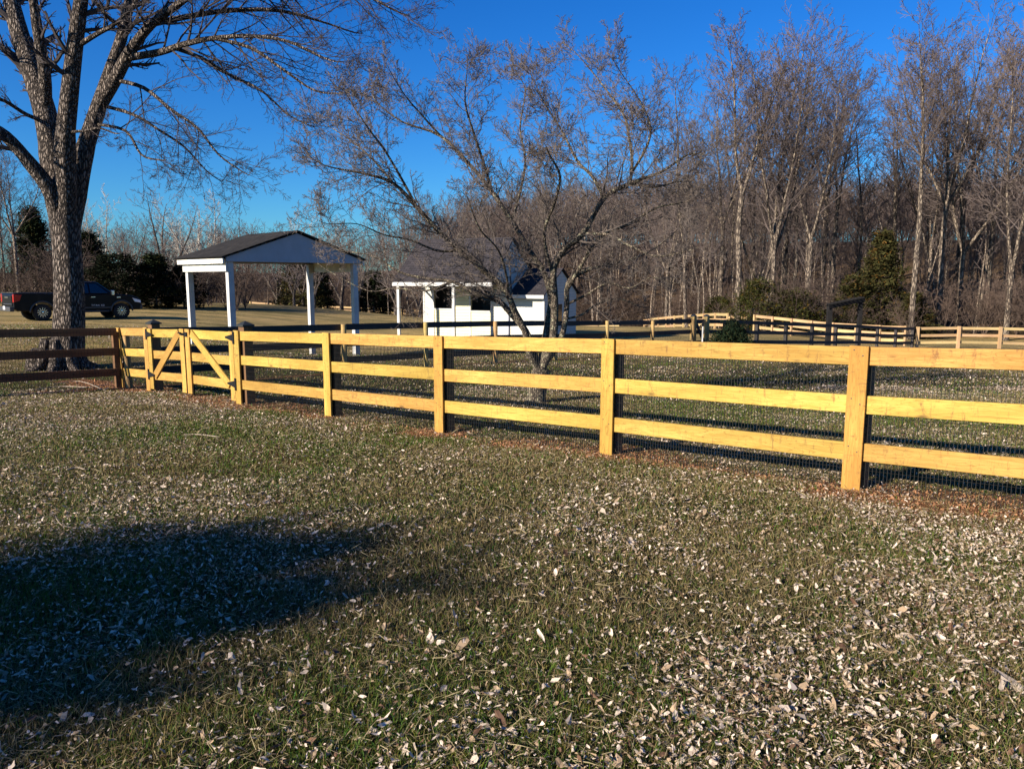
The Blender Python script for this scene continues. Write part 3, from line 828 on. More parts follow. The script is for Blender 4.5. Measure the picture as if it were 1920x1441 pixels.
# ------------------------------------------------------------------ arbor, hydrant
ar = thing('arbor_frame', 'dark wooden arbor frame of two posts and a tilted beam beyond the black fence', 'arbor', (*xy(1585, 600, 39.5), gz(*xy(1585, 600, 39.5))))
M_ARB = m_plain('weathered_dark_wood', (0.016, 0.015, 0.015), 0.9, var=0.3, spec=0.08)
al = P(1556, 574, 39); arr = P(1614, 562, 40)
for q in (al, arr):
    board('post', ar, (q.x, q.y, gz(q.x, q.y) - 0.1), (q.x, q.y, q.z), 0.24 if q is al else 0.2, 0.2, M_ARB, up=(1, 0, 0), bevel=0.01)
d = (arr - al).normalized()
board('beam', ar, al - d * 0.15 + Vector((0, -0.125, 0)), arr + d * 0.2 + Vector((0, -0.125, 0)), 0.22, 0.045, M_ARB)
board('beam', ar, al - d * 0.15 + Vector((0, 0.125, 0)), arr + d * 0.2 + Vector((0, 0.125, 0)), 0.22, 0.045, M_ARB)
mb = MB()
for i in range(9):
    q = al + d * (i / 8.0) * (arr - al).length + Vector((0, 0, 0.13)); mb.box(q, (0.05, 0.7, 0.06))
mb.build('slat', M_ARB, ar)
hy = P(1317, 640, 26.5); hyz = gz(hy.x, hy.y)
hyd = thing('yard_hydrant', 'slim white yard hydrant with a dark handle beside the capped posts', 'hydrant', (hy.x, hy.y, hyz))
mb = MB(); mb.tube([(hy.x, hy.y, hyz - .05), (hy.x, hy.y, hyz + 0.98)], [0.028, 0.028], 8); mb.build('pipe', M_WHITE, hyd)
mb = MB(); mb.box((hy.x, hy.y, hyz + 1.05), (0.07, 0.07, 0.14)); mb.tube([(hy.x, hy.y, hyz + 1.12), (hy.x + .05, hy.y - .02, hyz + 1.19), (hy.x + 0.14, hy.y - 0.05, hyz + 1.10)], [0.018, 0.016, 0.012], 6)
mb.tube([(hy.x, hy.y, hyz + 1.03), (hy.x - .09, hy.y - .04, hyz + 1.02), (hy.x - .12, hy.y - .05, hyz + .95)], [0.02, .02, .02], 6); mb.build('handle', M_BLACK, hyd)

# ------------------------------------------------------------------ pickup truck
wr = P(80, 600, 36.5); wf = P(228, 596, 39.2)
hd = Vector((wf.x - wr.x, wf.y - wr.y, 0)); SC = hd.length / 3.75; ang = math.atan2(hd.y, hd.x)
# local: x forward (0 = rear axle), y left, z up; near side is y = -0.85
M0 = Matrix.Rotation(ang, 4, 'Z') @ Matrix.Scale(SC, 4)
near = M0 @ Vector((0, -0.86, 0))
org = Vector((wr.x, wr.y, gz(wr.x, wr.y) + 0.0)) - near; org.z = gz(wr.x, wr.y) - 0.01
zf_ = gz(wf.x, wf.y); pit = -math.atan2(zf_ - gz(wr.x, wr.y), hd.length)
MT = Matrix.Translation(org) @ Matrix.Rotation(ang, 4, 'Z') @ Matrix.Rotation(pit, 4, 'Y') @ Matrix.Scale(SC, 4)
tr = thing('pickup_truck', 'black crew-cab pickup truck parked on the grass behind the big maple', 'truck', org)
def tb(mb, name, mat, parent=None, bevel=0.0, smooth=False):
    return mb.build(name, mat, parent or tr, MT, smooth=smooth, bevel=bevel)
PAINT = m_plain('black_paint', (0.004, 0.004, 0.006), 0.3, var=0.05, spec=0.15, coat=0.08)
TRIM = m_plain('grey_plastic', (0.045, 0.045, 0.045), 0.55)
GLASS = m_plain('tinted_glass', (0.006, 0.012, 0.02), 0.04, var=0.0, spec=0.8)
CHROME = m_plain('chrome', (0.75, 0.75, 0.76), 0.18, 1.0, var=0.05)
RUBBER = m_plain('rubber', (0.012, 0.012, 0.012), 0.85)
TAIL = m_plain('tail_red', (0.35, 0.006, 0.006), 0.15, var=0.1)
LENS = m_plain('clear_lens', (0.75, 0.76, 0.78), 0.12)
WB = 3.75; WR_ = 0.42
def arch(cx_, r, n=12):
    return [(cx_ + r * math.cos(a), 0.42 + r * math.sin(a)) for a in [math.pi * i / n for i in range(n + 1)]]
low = 0.48
rear, front = -1.22, WB + 0.98
prof = [(rear, 0.62), (rear, 1.28), (rear + 0.03, 1.36), (1.32, 1.34), (3.05, 1.30), (3.25, 1.33), (4.25, 1.24), (4.55, 1.13), (front, 1.02), (front + 0.02, 0.72), (front - 0.05, low),
        (WB + 0.53, low)] + arch(WB, 0.53)[1:-1] + [(WB - 0.53, low), (0.53, low)] + arch(0, 0.53)[1:-1] + [(-0.53, low), (rear + 0.15, low + .02)]
def side_poly(prof, yin, yout): pass
hwid = 0.97
mb = MB(); mb.prism([(x, -hwid, z) for x, z in prof][::-1], (0, 2 * hwid, 0)); tb(mb, 'body', PAINT, bevel=0.035)
# bed: dark inner recess shown as cap rails and tonneau-free cavity
mb = MB()
mb.box((0.02, -hwid + 0.05, 1.37), (2.4, 0.10, 0.03)); mb.box((0.02, hwid - 0.05, 1.37), (2.4, 0.10, 0.03)); mb.box((rear + .05, 0, 1.38), (0.1, 1.9, 0.03)); tb(mb, 'bed_rail', TRIM, bevel=0.008)
# cab
def ring(pts): return pts
cabl = [(1.30, 0.90), (3.35, 0.90)]
mb = MB()
mb.hexa([(1.30, -0.93, 1.31), (3.42, -0.93, 1.31), (3.42, 0.93, 1.31), (1.30, 0.93, 1.31),
         (1.45, -0.72, 1.93), (2.62, -0.72, 1.94), (2.62, 0.72, 1.94), (1.45, 0.72, 1.93)])
tb(mb, 'cab', PAINT, bevel=0.06)
def side_pt(x, f, s):   # point on slanted cab side at fraction f of its height, proud by 6 mm
    z = 1.31 + 0.62 * f
    return (x, s * (0.93 - 0.21 * f + 0.008), z)
for s in (-1, 1):
    for (xa, xb, xc_, xd) in ((1.66, 2.18, 2.18, 1.70), (2.26, 3.12, 2.60, 2.26)):
        mb = MB(); pl = [side_pt(xa, 0.08, s), side_pt(xb, 0.08, s), side_pt(xc_, 0.86, s), side_pt(xd, 0.86, s)]
        mb.prism(pl if s < 0 else pl[::-1], (0, s * 0.01, 0)); tb(mb, 'side_window', GLASS)
mb = MB(); mb.prism([(3.36, -0.80, 1.36), (3.36, 0.80, 1.36), (2.72, 0.66, 1.87), (2.72, -0.66, 1.87)], (0.02, 0, 0.02)); tb(mb, 'windscreen', GLASS)
mb = MB(); mb.prism([(1.315, 0.70, 1.42), (1.315, -0.70, 1.42), (1.42, -0.62, 1.84), (1.42, 0.62, 1.84)], (-0.02, 0, 0)); tb(mb, 'rear_window', GLASS)
# doors seams and handles on near side
for s in (-1, 1):
    for x0, x1 in ((1.36, 2.2), (2.22, 3.2)):
        mb = MB(); mb.box(((x0 + x1) / 2, s * (hwid + 0.004), 0.93), (x1 - x0 - 0.03, 0.02, 0.72)); dr = tb(mb, 'door', PAINT, bevel=0.008)
        mb = MB(); mb.box((x0 + 0.13, s * (hwid + 0.035), 1.16), (0.22, 0.03, 0.035)); h_ = mb.build('handle', CHROME, None, MT)
        h_.parent = dr; h_.matrix_local = dr.matrix_local.inverted() @ dr.matrix_local
    mb = MB(); mb.box((2.3, s * (hwid + 0.02), 0.62), (1.9, 0.03, 0.07)); tb(mb, 'side_moulding', TRIM, bevel=0.008)
    mb = MB(); mb.tube([(1.2, s * 0.98, 0.43), (3.1, s * 0.98, 0.43)], [0.05, 0.05], 8); tb(mb, 'step_bar', TRIM)
    mb = MB(); mb.box((3.28, s * 1.09, 1.38), (0.13, 0.20, 0.24)); mb.box((3.26, s * 0.98, 1.32), (0.06, 0.12, 0.05)); tb(mb, 'mirror', CHROME, bevel=0.02)
    for cx_ in (0, WB):
        mb = MB(); A_ = arch(cx_, 0.545, 16); pts = [(x, s * (hwid + 0.01), z) for x, z in A_]
        mb.tube(pts, [0.045] * len(pts), 6); tb(mb, 'fender_flare', TRIM, smooth=True)
for s in (-1, 1):
    # headlight wraps the corner, tail light likewise
    mb = MB(); mb.prism([(front - 0.42, s * 0.975, 1.10), (front - 0.01, s * 0.965, 0.98), (front + 0.0, s * 0.965, 0.84), (front - 0.30, s * 0.975, 0.90)][::int(-s)], (0.012, s * 0.015, 0)); tb(mb, 'headlight', LENS)
    mb = MB(); mb.prism([(rear - 0.012, s * 0.985, 0.93), (rear + 0.26, s * 0.985, 1.02), (rear + 0.36, s * 0.985, 1.30), (rear + 0.0, s * 0.985, 1.32)][::int(-s)], (0, -s * 0.16, 0))
    tb(mb, 'tail_light', TAIL, bevel=0.012)
mb = MB(); mb.box((front + 0.03, 0, 0.62), (0.16, 1.92, 0.26)); tb(mb, 'front_bumper', TRIM, bevel=0.04)
mb = MB(); mb.box((front + 0.02, 0, 0.93), (0.05, 1.25, 0.3)); tb(mb, 'radiator_grille', CHROME, bevel=0.02)
mb = MB(); mb.box((rear - 0.09, 0, 0.60), (0.2, 1.9, 0.22)); rb = tb(mb, 'rear_bumper', TRIM, bevel=0.03)
mb = MB(); mb.box((rear - 0.2, -0.15, 0.66), (0.012, 0.32, 0.17)); tb(mb, 'licence_plate', LENS)
mb = MB(); mb.box((rear - 0.012, 0, 0.99), (0.02, 1.5, 0.5)); tg = tb(mb, 'tailgate', PAINT, bevel=0.02)
mb = MB(); mb.box((rear - 0.03, 0, 1.16), (0.02, 0.5, 0.08)); mb.box((rear - 0.03, -0.1, 0.84), (0.015, 1.3, 0.03)); tb(mb, 'tailgate_trim', CHROME, bevel=0.006)
for cx_ in (0, WB):
    for s in (-1, 1):
        wt = bpy.data.objects.new('wheel', None); C.objects.link(wt); wt.parent = tr
        wt.matrix_local = Matrix.Translation(-Vector(org)) @ MT @ Matrix.Translation((cx_, s * 0.84, WR_))
        mb = MB(); mb.lathe([(0.25, -0.13), (0.36, -0.14), (0.41, -0.11), (0.42, 0), (0.41, 0.11), (0.36, 0.14), (0.25, 0.13), (0.25, -0.13)], (0, 0, 0), (0, 1, 0), (0, 0, 1), 32)
        o = mb.build('tyre', RUBBER, None, smooth=True); o.parent = wt
        mb = MB(); mb.lathe([(0.255, -s * 0.13 * -1), (0.245, s * 0.13), (0.235, s * 0.06), (0.0, s * 0.05)], (0, 0, 0), (0, 1, 0), (0, 0, 1), 32)
        o = mb.build('rim', RUBBER, None, smooth=True); o.parent = wt
        mb = MB()
        for k in range(12):
            a = 2 * math.pi * k / 12
            mb.box((math.sin(a) * 0.165, s * 0.105, math.cos(a) * 0.165), (0.035, 0.03, 0.16), Matrix.Rotation(a, 4, 'Y'))
        mb.lathe([(0.0, s * 0.13), (0.05, s * 0.125), (0.055, s * 0.06)], (0, 0, 0), (0, 1, 0), (0, 0, 1), 16)
        o = mb.build('spokes', CHROME, None); o.parent = wt
# lettering on the front door of the near side and boxes on the far side
cu = bpy.data.curves.new('badge_lettering', 'FONT'); cu.body = 'TITAN XD'; cu.size = 0.115; cu.extrude = 0.004; cu.space_character = 1.25
tx0 = bpy.data.objects.new('badge_lettering', cu); C.objects.link(tx0)
bpy.context.view_layer.update()
tme = bpy.data.meshes.new_from_object(tx0.evaluated_get(bpy.context.evaluated_depsgraph_get()))
bpy.data.objects.remove(tx0); tme.materials.clear(); tme.materials.append(LENS)
tx = bpy.data.objects.new('badge_lettering', tme); C.objects.link(tx)
tx.parent = tr
tx.matrix_local = Matrix.Translation(-Vector(org)) @ MT @ Matrix.Translation((2.25, -(hwid + 0.022), 0.70)) @ Matrix.Rotation(R(90), 4, 'X')
mb = MB(); mb.box((3.62, -(hwid + 0.012), 1.14), (0.2, 0.02, 0.06)); tb(mb, 'fender_vent', CHROME, bevel=0.006)

# ------------------------------------------------------------------ bare trees
class Tree:
    def __init__(s, seed): s.r = random.Random(seed); s.st = []
    def rnd_perp(s, d):
        while True:
            v = Vector((s.r.uniform(-1, 1), s.r.uniform(-1, 1), s.r.uniform(-1, 1)))
            v = v - d * v.dot(d)
            if v.length > 0.2: return v.normalized()
    def limb(s, p, d, L, r0, lv, cfg):
        nseg = cfg['seg'][lv]; step = L / nseg
        pts = [p.copy()]; rad = [r0]; d = d.copy()
        r1 = max(cfg['rmin'], r0 * cfg['taper'][lv])
        tro = cfg['trop'][lv]; jit = cfg['jit'][lv]
        for i in range(nseg):
            d = (d + s.rnd_perp(d) * jit * s.r.uniform(0.3, 1) + Vector((0, 0, tro * (i + 1) / nseg if cfg.get('droop') and lv >= 1 else tro))).normalized()
            p = p + d * step; pts.append(p.copy())
            rad.append(r0 + (r1 - r0) * (i + 1) / nseg)
        s.st.append((lv, pts, rad))
        if lv + 1 < len(cfg['kids']) + 1 and lv < len(cfg['kids']):
            s.kids(pts, rad, L, lv, cfg)
    def kids(s, pts, rad, L, lv, cfg, f0=None, nk=None, lmul=1.0, env=None):
        nk = nk if nk is not None else cfg['kids'][lv]
        nk = max(1, int(round(nk * s.r.uniform(0.8, 1.2))))
        f0 = cfg['start'][lv] if f0 is None else f0
        az = s.r.uniform(0, 6.28); n = len(pts) - 1
        for k in range(nk):
            f = f0 + (1 - f0) * (k + s.r.uniform(0.2, 0.9)) / nk
            f = min(f, 0.995)
            x = f * n; i = int(x); t = x - i
            q = pts[i].lerp(pts[i + 1], t); d = (pts[i + 1] - pts[i]).normalized()
            rr = rad[i] + (rad[i + 1] - rad[i]) * t
            az += 2.4 + s.r.uniform(-0.5, 0.5)
            a = s.rnd_perp(d) if lv > 0 else None
            if a is None:
                u_ = d.orthogonal().normalized(); a = (u_ * math.cos(az) + d.cross(u_) * math.sin(az)).normalized()
            if cfg.get('flat') and lv >= 1: a = Vector((a.x, a.y, a.z * cfg['flat'])).normalized()
            an = R(cfg['ang'][lv]) * s.r.uniform(0.7, 1.25)
            nd_ = (d * math.cos(an) + a * math.sin(an)).normalized()
            ll = L * cfg['ratio'][lv] * (1 - cfg.get('short', 0.5) * f) * s.r.uniform(0.65, 1.25) * lmul
            s.limb(q, nd_, ll, max(cfg['rmin'], min(rr * 0.75, rr * cfg['rr'][lv] * s.r.uniform(0.8, 1.1))), lv + 1, cfg)
    def meshes(s, split, sides):
        """trunk mesh data of levels < split, crown of the rest"""
        out = []
        for sel in (lambda l: l < split, lambda l: l >= split):
            groups = {}
            for lv, pts, rad in s.st:
                if sel(lv): groups.setdefault((len(pts), sides[min(max(lv, 0), len(sides) - 1)]), []).append((pts, rad))
            VV = []; QQ = []; n0 = 0
            for (n_, sd), L in groups.items():
                Pn = np.array([[tuple(q) for q in p] for p, r_ in L]); Rn = np.array([r_ for p, r_ in L])
                V_, Q_ = tube_np(Pn, Rn, sd); VV.append(V_); QQ.append(Q_ + n0); n0 += len(V_)
            out.append((np.vstack(VV), np.vstack(QQ)) if VV else None)
        return out
def catmull(pts, rad, m=4):
    P_ = [Vector(p) for p in pts]; out = []; ro = []
    for i in range(len(P_) - 1):
        p0 = P_[max(i - 1, 0)]; p1 = P_[i]; p2 = P_[i + 1]; p3_ = P_[min(i + 2, len(P_) - 1)]
        for k in range(m):
            t = k / m
            out.append(0.5 * ((2 * p1) + (p2 - p0) * t + (2 * p0 - 5 * p1 + 4 * p2 - p3_) * t * t + (3 * p1 - p0 - 3 * p2 + p3_) * t ** 3))
            ro.append(rad[i] + (rad[i + 1] - rad[i]) * t)
    out.append(P_[-1]); ro.append(rad[-1]); return out, ro

# --- the big maple, limbs traced from the photo
YM = 20.0
def trace(lst, dy0=0.0, dy1=0.0, Y=YM, f=1.0):
    """lst of (u, v, width px); depth drifts from Y+dy0 to Y+dy1"""
    pts = []; rad = []
    n_ = len(lst) - 1
    for i, (u, v, wpx) in enumerate(lst):
        y = Y + dy0 + (dy1 - dy0) * i / max(1, n_)
        pts.append(P(u, v, y)); rad.append(wpx / 2 / F * Y * math.cos(math.atan((u - 960) / F)) * f)
    return catmull(pts, rad)
def snap(T_, lst, d0, d1, Y):
    """start a traced limb on the nearest limb already built, end it in a fine tip"""
    u, v, w_ = lst[0]; best = None
    for lv, pts, rad in T_.st:
        if lv != 0: continue
        for q, r_ in zip(pts, rad):
            zc = q.y * cp - (q.z - HC) * sp
            if zc <= 0.1: continue
            uu = 960 + F * q.x / zc; vv = 720.5 - F * (q.y * sp + (q.z - HC) * cp) / zc
            d_ = math.hypot(uu - u, vv - v)
            if d_ < 34 and (best is None or d_ < best[0]): best = (d_, uu, vv, q.y)
    out = list(lst)
    if best is not None:
        out[0] = (best[1], best[2], w_); d0 = best[3] - Y
    e0, e1 = out[-2], out[-1]
    if e1[2] > 1.6: out.append((e1[0] + (e1[0] - e0[0]) * 0.35, e1[1] + (e1[1] - e0[1]) * 0.35 - 4, 1.0))
    return out, d0, d1
mp = Tree(11)
mcfg = dict(kids=[9, 11, 9, 6], seg=[8, 8, 6, 4, 3], taper=[0.3, 0.3, 0.35, 0.45, 0.6], jit=[0.12, 0.16, 0.2, 0.24, 0.25], trop=[0.02, -0.02, -0.01, 0.05, 0.12], start=[0.25, 0.15, 0.15, 0.1],
            ang=[48, 45, 45, 48], ratio=[0.5, 0.42, 0.42, 0.42], rr=[0.42, 0.42, 0.5, 0.6], rmin=0.0036, short=0.45)
trunk, tr_r = trace([(118, 712, 96), (123, 680, 80), (128, 640, 69), (130, 560, 63), (126, 470, 59), (121, 410, 62), (117, 360, 58), (114, 325, 30)])
tr_r = [k * 0.94 for k in tr_r]; mp.st.append((0, trunk, tr_r))
limbs = [
    # (trace, dy0, dy1, kids, start)
    ([(116, 440, 22), (96, 362, 32), (55, 305, 28), (10, 255, 26), (-40, 225, 22), (-110, 170, 14), (-190, 80, 6)], 0, -2.0, 7, 0.35),
    ([(118, 450, 34), (106, 372, 46), (97, 290, 50), (84, 210, 50), (62, 140, 46), (30, 40, 40), (10, -60, 32), (-20, -260, 16)], 0, 1.5, 9, 0.45),
    ([(96, 205, 28), (84, 140, 24), (68, 40, 20), (55, -60, 16), (40, -200, 8)], 0.3, -1.2, 7, 0.3),
    ([(126, 440, 34), (124, 350, 42), (122, 270, 40), (130, 180, 36), (140, 90, 32), (152, 0, 27), (165, -100, 20), (180, -300, 8)], 0, -1.5, 8, 0.45),
    ([(131, 450, 32), (141, 368, 44), (158, 285, 38), (180, 215, 34), (205, 140, 28), (228, 70, 24), (243, 0, 20), (262, -90, 14), (290, -240, 6)], 0, 1.2, 8, 0.5),
    ([(196, 205, 30), (215, 150, 26), (245, 95, 22), (285, 45, 18), (335, 8, 14), (400, -45, 10), (480, -120, 5)], 0.3, -0.8, 10, 0.35),
    ([(252, 125, 15), (300, 98, 13), (350, 82, 11), (400, 72, 9), (470, 68, 7), (540, 78, 5), (610, 110, 3)], 0, -1.5, 14, 0.15),
    ([(300, 60, 12), (360, 30, 10), (430, 20, 9), (520, 20, 7), (600, 40, 4), (660, 60, 2.5)], 0, 1.8, 13, 0.15),
    ([(360, -5, 12), (450, -30, 10), (560, -35, 8), (660, -20, 5), (740, 20, 3)], 0, 0.5, 13, 0.1),
    ([(228, 160, 9), (270, 165, 7.5), (320, 205, 6), (370, 240, 5), (410, 290, 3.5), (455, 322, 2.2)], 0, -1.0, 9, 0.12),
    ([(205, 205, 8), (250, 215, 6.5), (300, 245, 5), (345, 275, 4), (385, 318, 2.5), (410, 337, 1.8)], 0, 1.2, 9, 0.12),
    ([(196, 240, 7), (235, 245, 5.5), (265, 290, 4), (300, 300, 3)], 0, -1.6, 6, 0.15),
    ([(330, 92, 8), (380, 110, 7), (430, 140, 6), (490, 170, 4), (540, 215, 3), (580, 235, 2)], 0, 1.0, 10, 0.1),
    ([(400, 72, 7), (470, 90, 6), (530, 130, 5), (590, 170, 3.5), (640, 175, 2.2)], 0, -1.2, 10, 0.1),
    ([(228, 60, 9), (200, 30, 8), (170, -10, 6)], 0, -1.0, 5, 0.2),
    ([(140, 100, 11), (180, 65, 9), (215, 45, 7), (250, 10, 5), (270, -40, 3)], -0.8, -1.8, 7, 0.2),
    ([(134, 250, 7), (160, 245, 5), (185, 240, 4), (215, 250, 3)], 0, -1.8, 4, 0.3),
    ([(88, 230, 9), (50, 215, 8), (10, 190, 7), (-30, 175, 5)], 0, -1.4, 6, 0.2),
    ([(72, 160, 9), (40, 110, 8), (0, 90, 7), (-50, 60, 5)], 0, 1.5, 7, 0.2),
    ([(240, 20, 10), (290, -10, 8), (330, -60, 5), (360, -110, 3)], 0.5, 1.6, 7, 0.2),
]
for li_, (tr_, d0, d1, nk, st_) in enumerate(limbs):
    if li_ not in (0, 1, 3, 4): tr_, d0, d1 = snap(mp, tr_, d0, d1, YM)
    pts, rad = trace(tr_, d0, d1)
    Lr = sum((pts[i + 1] - pts[i]).length for i in range(len(pts) - 1))
    thick = tr_[0][2] > 18
    if thick: rad = [k * (0.92 if i > 8 else 1) for i, k in enumerate(rad)]
    mp.st.append((0, pts, rad))
    mp.kids(pts, rad, min(Lr, 5.0) if not thick else min(Lr, 7.0) * 0.55, 1, mcfg, f0=st_, nk=nk * (1.9 if not thick else 1.3), lmul=1.0)
def tree_obj(name, label, cat, base, T_, mats, sides=(14, 8, 6, 4, 3, 3), split=1, group=None):
    a, b_ = T_.meshes(split, sides)
    root = thing(name, label, cat, base, group=group)
    bv = np.array(base)
    if a is not None: link('trunk', np_mesh('trunk', a[0] - bv, a[1], True), mats[0], root)
    if b_ is not None: link('crown', np_mesh('crown', b_[0] - bv, b_[1], False), mats[1], root)
    return root
mb_ = P(118, 692, YM)
# root flare
for az in range(0, 360, 40):
    a = R(az + random.uniform(-12, 12)); c0 = Vector((mb_.x, mb_.y, mb_.z))
    dv = Vector((math.cos(a), math.sin(a), 0))
    pts = [c0 + dv * 0.36 + Vector((0, 0, 0.8)), c0 + dv * 0.45 + Vector((0, 0, 0.35)), c0 + dv * 0.6 + Vector((0, 0, 0.08)), c0 + dv * (0.85 + random.uniform(0, .4)) + Vector((0, 0, -0.12))]
    p_, r_ = catmull(pts, [0.12, 0.15, 0.11, 0.05]); mp.st.append((0, p_, r_))
maple = tree_obj('maple_tree', 'large leafless maple with rough pale bark beside the parked pickup', 'tree', tuple(mb_), mp, (B_MAPLE, B_MTWIG), sides=(22, 7, 5, 4, 3, 3))
# buds at the twig tips
tips = [pts[-1] for lv, pts, rad in mp.st if lv >= 4]

# --- dogwood in the yard, traced
YD = 12.2
dg = Tree(5)
dcfg = dict(kids=[8, 10, 12, 8], seg=[8, 7, 7, 4, 3], taper=[0.3, 0.3, 0.35, 0.45, 0.6], jit=[0.14, 0.3, 0.30, 0.42, 0.4], trop=[0.03, 0.02, 0.05, 0.10, 0.16], start=[0.2, 0.12, 0.12, 0.1],
            ang=[50, 52, 55, 55], ratio=[0.5, 0.62, 0.46, 0.40], rr=[0.42, 0.36, 0.42, 0.6], rmin=0.0025, short=0.5)
dl = [
    ([(1003, 765, 46), (1006, 740, 36), (1010, 715, 34), (1016, 690, 36)], 0, 0, 0, 1),
    ([(1004, 700, 22), (992, 660, 18), (984, 620, 17), (966, 585, 16), (946, 541, 15), (905, 505, 14), (862, 469, 13), (822, 433, 12), (782, 389, 11), (738, 344, 8), (684, 326, 6), (618, 313, 3.5), (590, 300, 2)], 0, -1.2, 30, 0.25),
    ([(1010, 695, 22), (1000, 660, 20), (985, 620, 19), (960, 590, 17), (930, 560, 14), (890, 550, 12), (850, 528, 10), (800, 522, 8), (750, 510, 6), (700, 480, 4), (640, 470, 2.5)], 0, 0.9, 26, 0.3),
    ([(1018, 690, 26), (1022, 650, 26), (1030, 600, 24), (1034, 560, 20), (1020, 510, 17), (1000, 480, 15), (960, 415, 13), (924, 362, 12), (889, 318, 10), (826, 255, 8), (755, 229, 5), (705, 190, 3), (700, 170, 1.5)], 0, 1.2, 32, 0.3),
    ([(1026, 690, 24), (1036, 640, 22), (1040, 570, 20), (1038, 504, 18), (1060, 465, 16), (1093, 438, 15), (1133, 371, 13), (1182, 344, 11), (1240, 322, 7), (1290, 290, 4), (1320, 290, 2)], 0, -1.0, 26, 0.3),
    ([(1030, 688, 18), (1050, 640, 16), (1062, 584, 15), (1064, 535, 14), (1082, 515, 13), (1120, 500, 10), (1170, 490, 8), (1220, 470, 5), (1260, 440, 3)], 0, 1.4, 22, 0.35),
    ([(1062, 545, 10), (1100, 480, 10), (1130, 440, 9), (1180, 420, 7), (1230, 390, 5), (1280, 380, 3)], 0.4, -1.0, 20, 0.1),
    ([(1134, 372, 9), (1110, 330, 8), (1084, 304, 7), (1062, 262, 6), (1049, 238, 5), (1025, 200, 4), (1004, 158, 2)], -0.6, 0.4, 20, 0.1),
    ([(1186, 342, 8), (1185, 300, 7.5), (1178, 250, 6.5), (1169, 215, 6), (1130, 160, 4), (1084, 104, 2.5), (1056, 82, 1.5)], -0.7, 0.2, 20, 0.1),
    ([(1190, 320, 7), (1210, 280, 6), (1220, 240, 5), (1200, 190, 3.5), (1160, 130, 2)], -0.7, -1.4, 16, 0.1),
    ([(924, 362, 8), (905, 300, 7), (885, 240, 6), (872, 190, 4), (876, 130, 2)], 0.4, -0.6, 18, 0.1),
    ([(965, 420, 8), (975, 360, 7), (985, 300, 6), (975, 240, 5), (985, 170, 3), (970, 140, 2)], 0.4, 1.2, 18, 0.1),
    ([(826, 255, 6), (790, 215, 5), (760, 180, 3.5), (735, 140, 2)], 0.8, 0.0, 12, 0.1),
    ([(782, 389, 7), (750, 330, 6), (720, 280, 5), (690, 240, 4), (660, 195, 2)], -0.5, -1.6, 16, 0.1),
    ([(738, 344, 6), (700, 300, 5), (660, 265, 4), (615, 235, 2)], -0.6, 0.3, 12, 0.1),
    ([(862, 469, 8), (820, 470, 6), (770, 450, 5), (720, 440, 4), (670, 420, 2.5), (620, 420, 2)], -0.4, -1.5, 18, 0.1),
    ([(1040, 520, 9), (1020, 440, 8), (1040, 380, 7), (1050, 330, 6), (1030, 290, 4)], 0, -1.8, 16, 0.1),
    ([(1075, 571, 7), (1100, 552, 6.5), (1140, 530, 5), (1180, 540, 4), (1220, 520, 2.5), (1260, 530, 2)], 0, -1.2, 14, 0.1),
    ([(1064, 600, 7), (1090, 590, 6), (1120, 570, 5), (1160, 560, 3.5), (1200, 575, 2)], 0, 1.2, 10, 0.15),
    ([(985, 618, 8), (955, 560, 7), (950, 520, 6), (935, 470, 5), (900, 430, 4), (880, 380, 2)], -0.3, -1.8, 16, 0.2),
    ([(846, 525, 6), (800, 545, 5), (740, 540, 4), (690, 545, 2.5), (620, 510, 2)], 0.3, 1.5, 12, 0.15),
    ([(1182, 344, 7), (1230, 350, 6), (1280, 340, 4), (1310, 360, 2)], -0.6, 0.6, 12, 0.1),
    ([(1094, 438, 8), (1140, 440, 7), (1180, 460, 6), (1230, 480, 4), (1290, 470, 2.5)], -0.3, -2.0, 16, 0.1),
]
for i, (tr_, d0, d1, nk, st_) in enumerate(dl):
    if i > 0: tr_, d0, d1 = snap(dg, tr_, d0, d1, YD)
    pts, rad = trace(tr_, d0, d1, YD, 1.0 if i == 0 else 0.70)
    Lr = sum((pts[k + 1] - pts[k]).length for k in range(len(pts) - 1))
    dg.st.append((0, pts, rad))
    if nk:
        lowf = 0.7 if min(q[1] for q in tr_) > 420 else 1.35
        dg.kids(pts, rad, min(Lr, 2.1), 1, dcfg, f0=st_, nk=nk * lowf, lmul=0.74)
db = P(1004, 757, YD)
dogw = tree_obj('dogwood_tree', 'wide leafless dogwood with lichen-spotted stems standing inside the fenced yard', 'tree', tuple(db), dg, (B_DOG, B_DTWIG), sides=(12, 6, 5, 4, 3, 3))

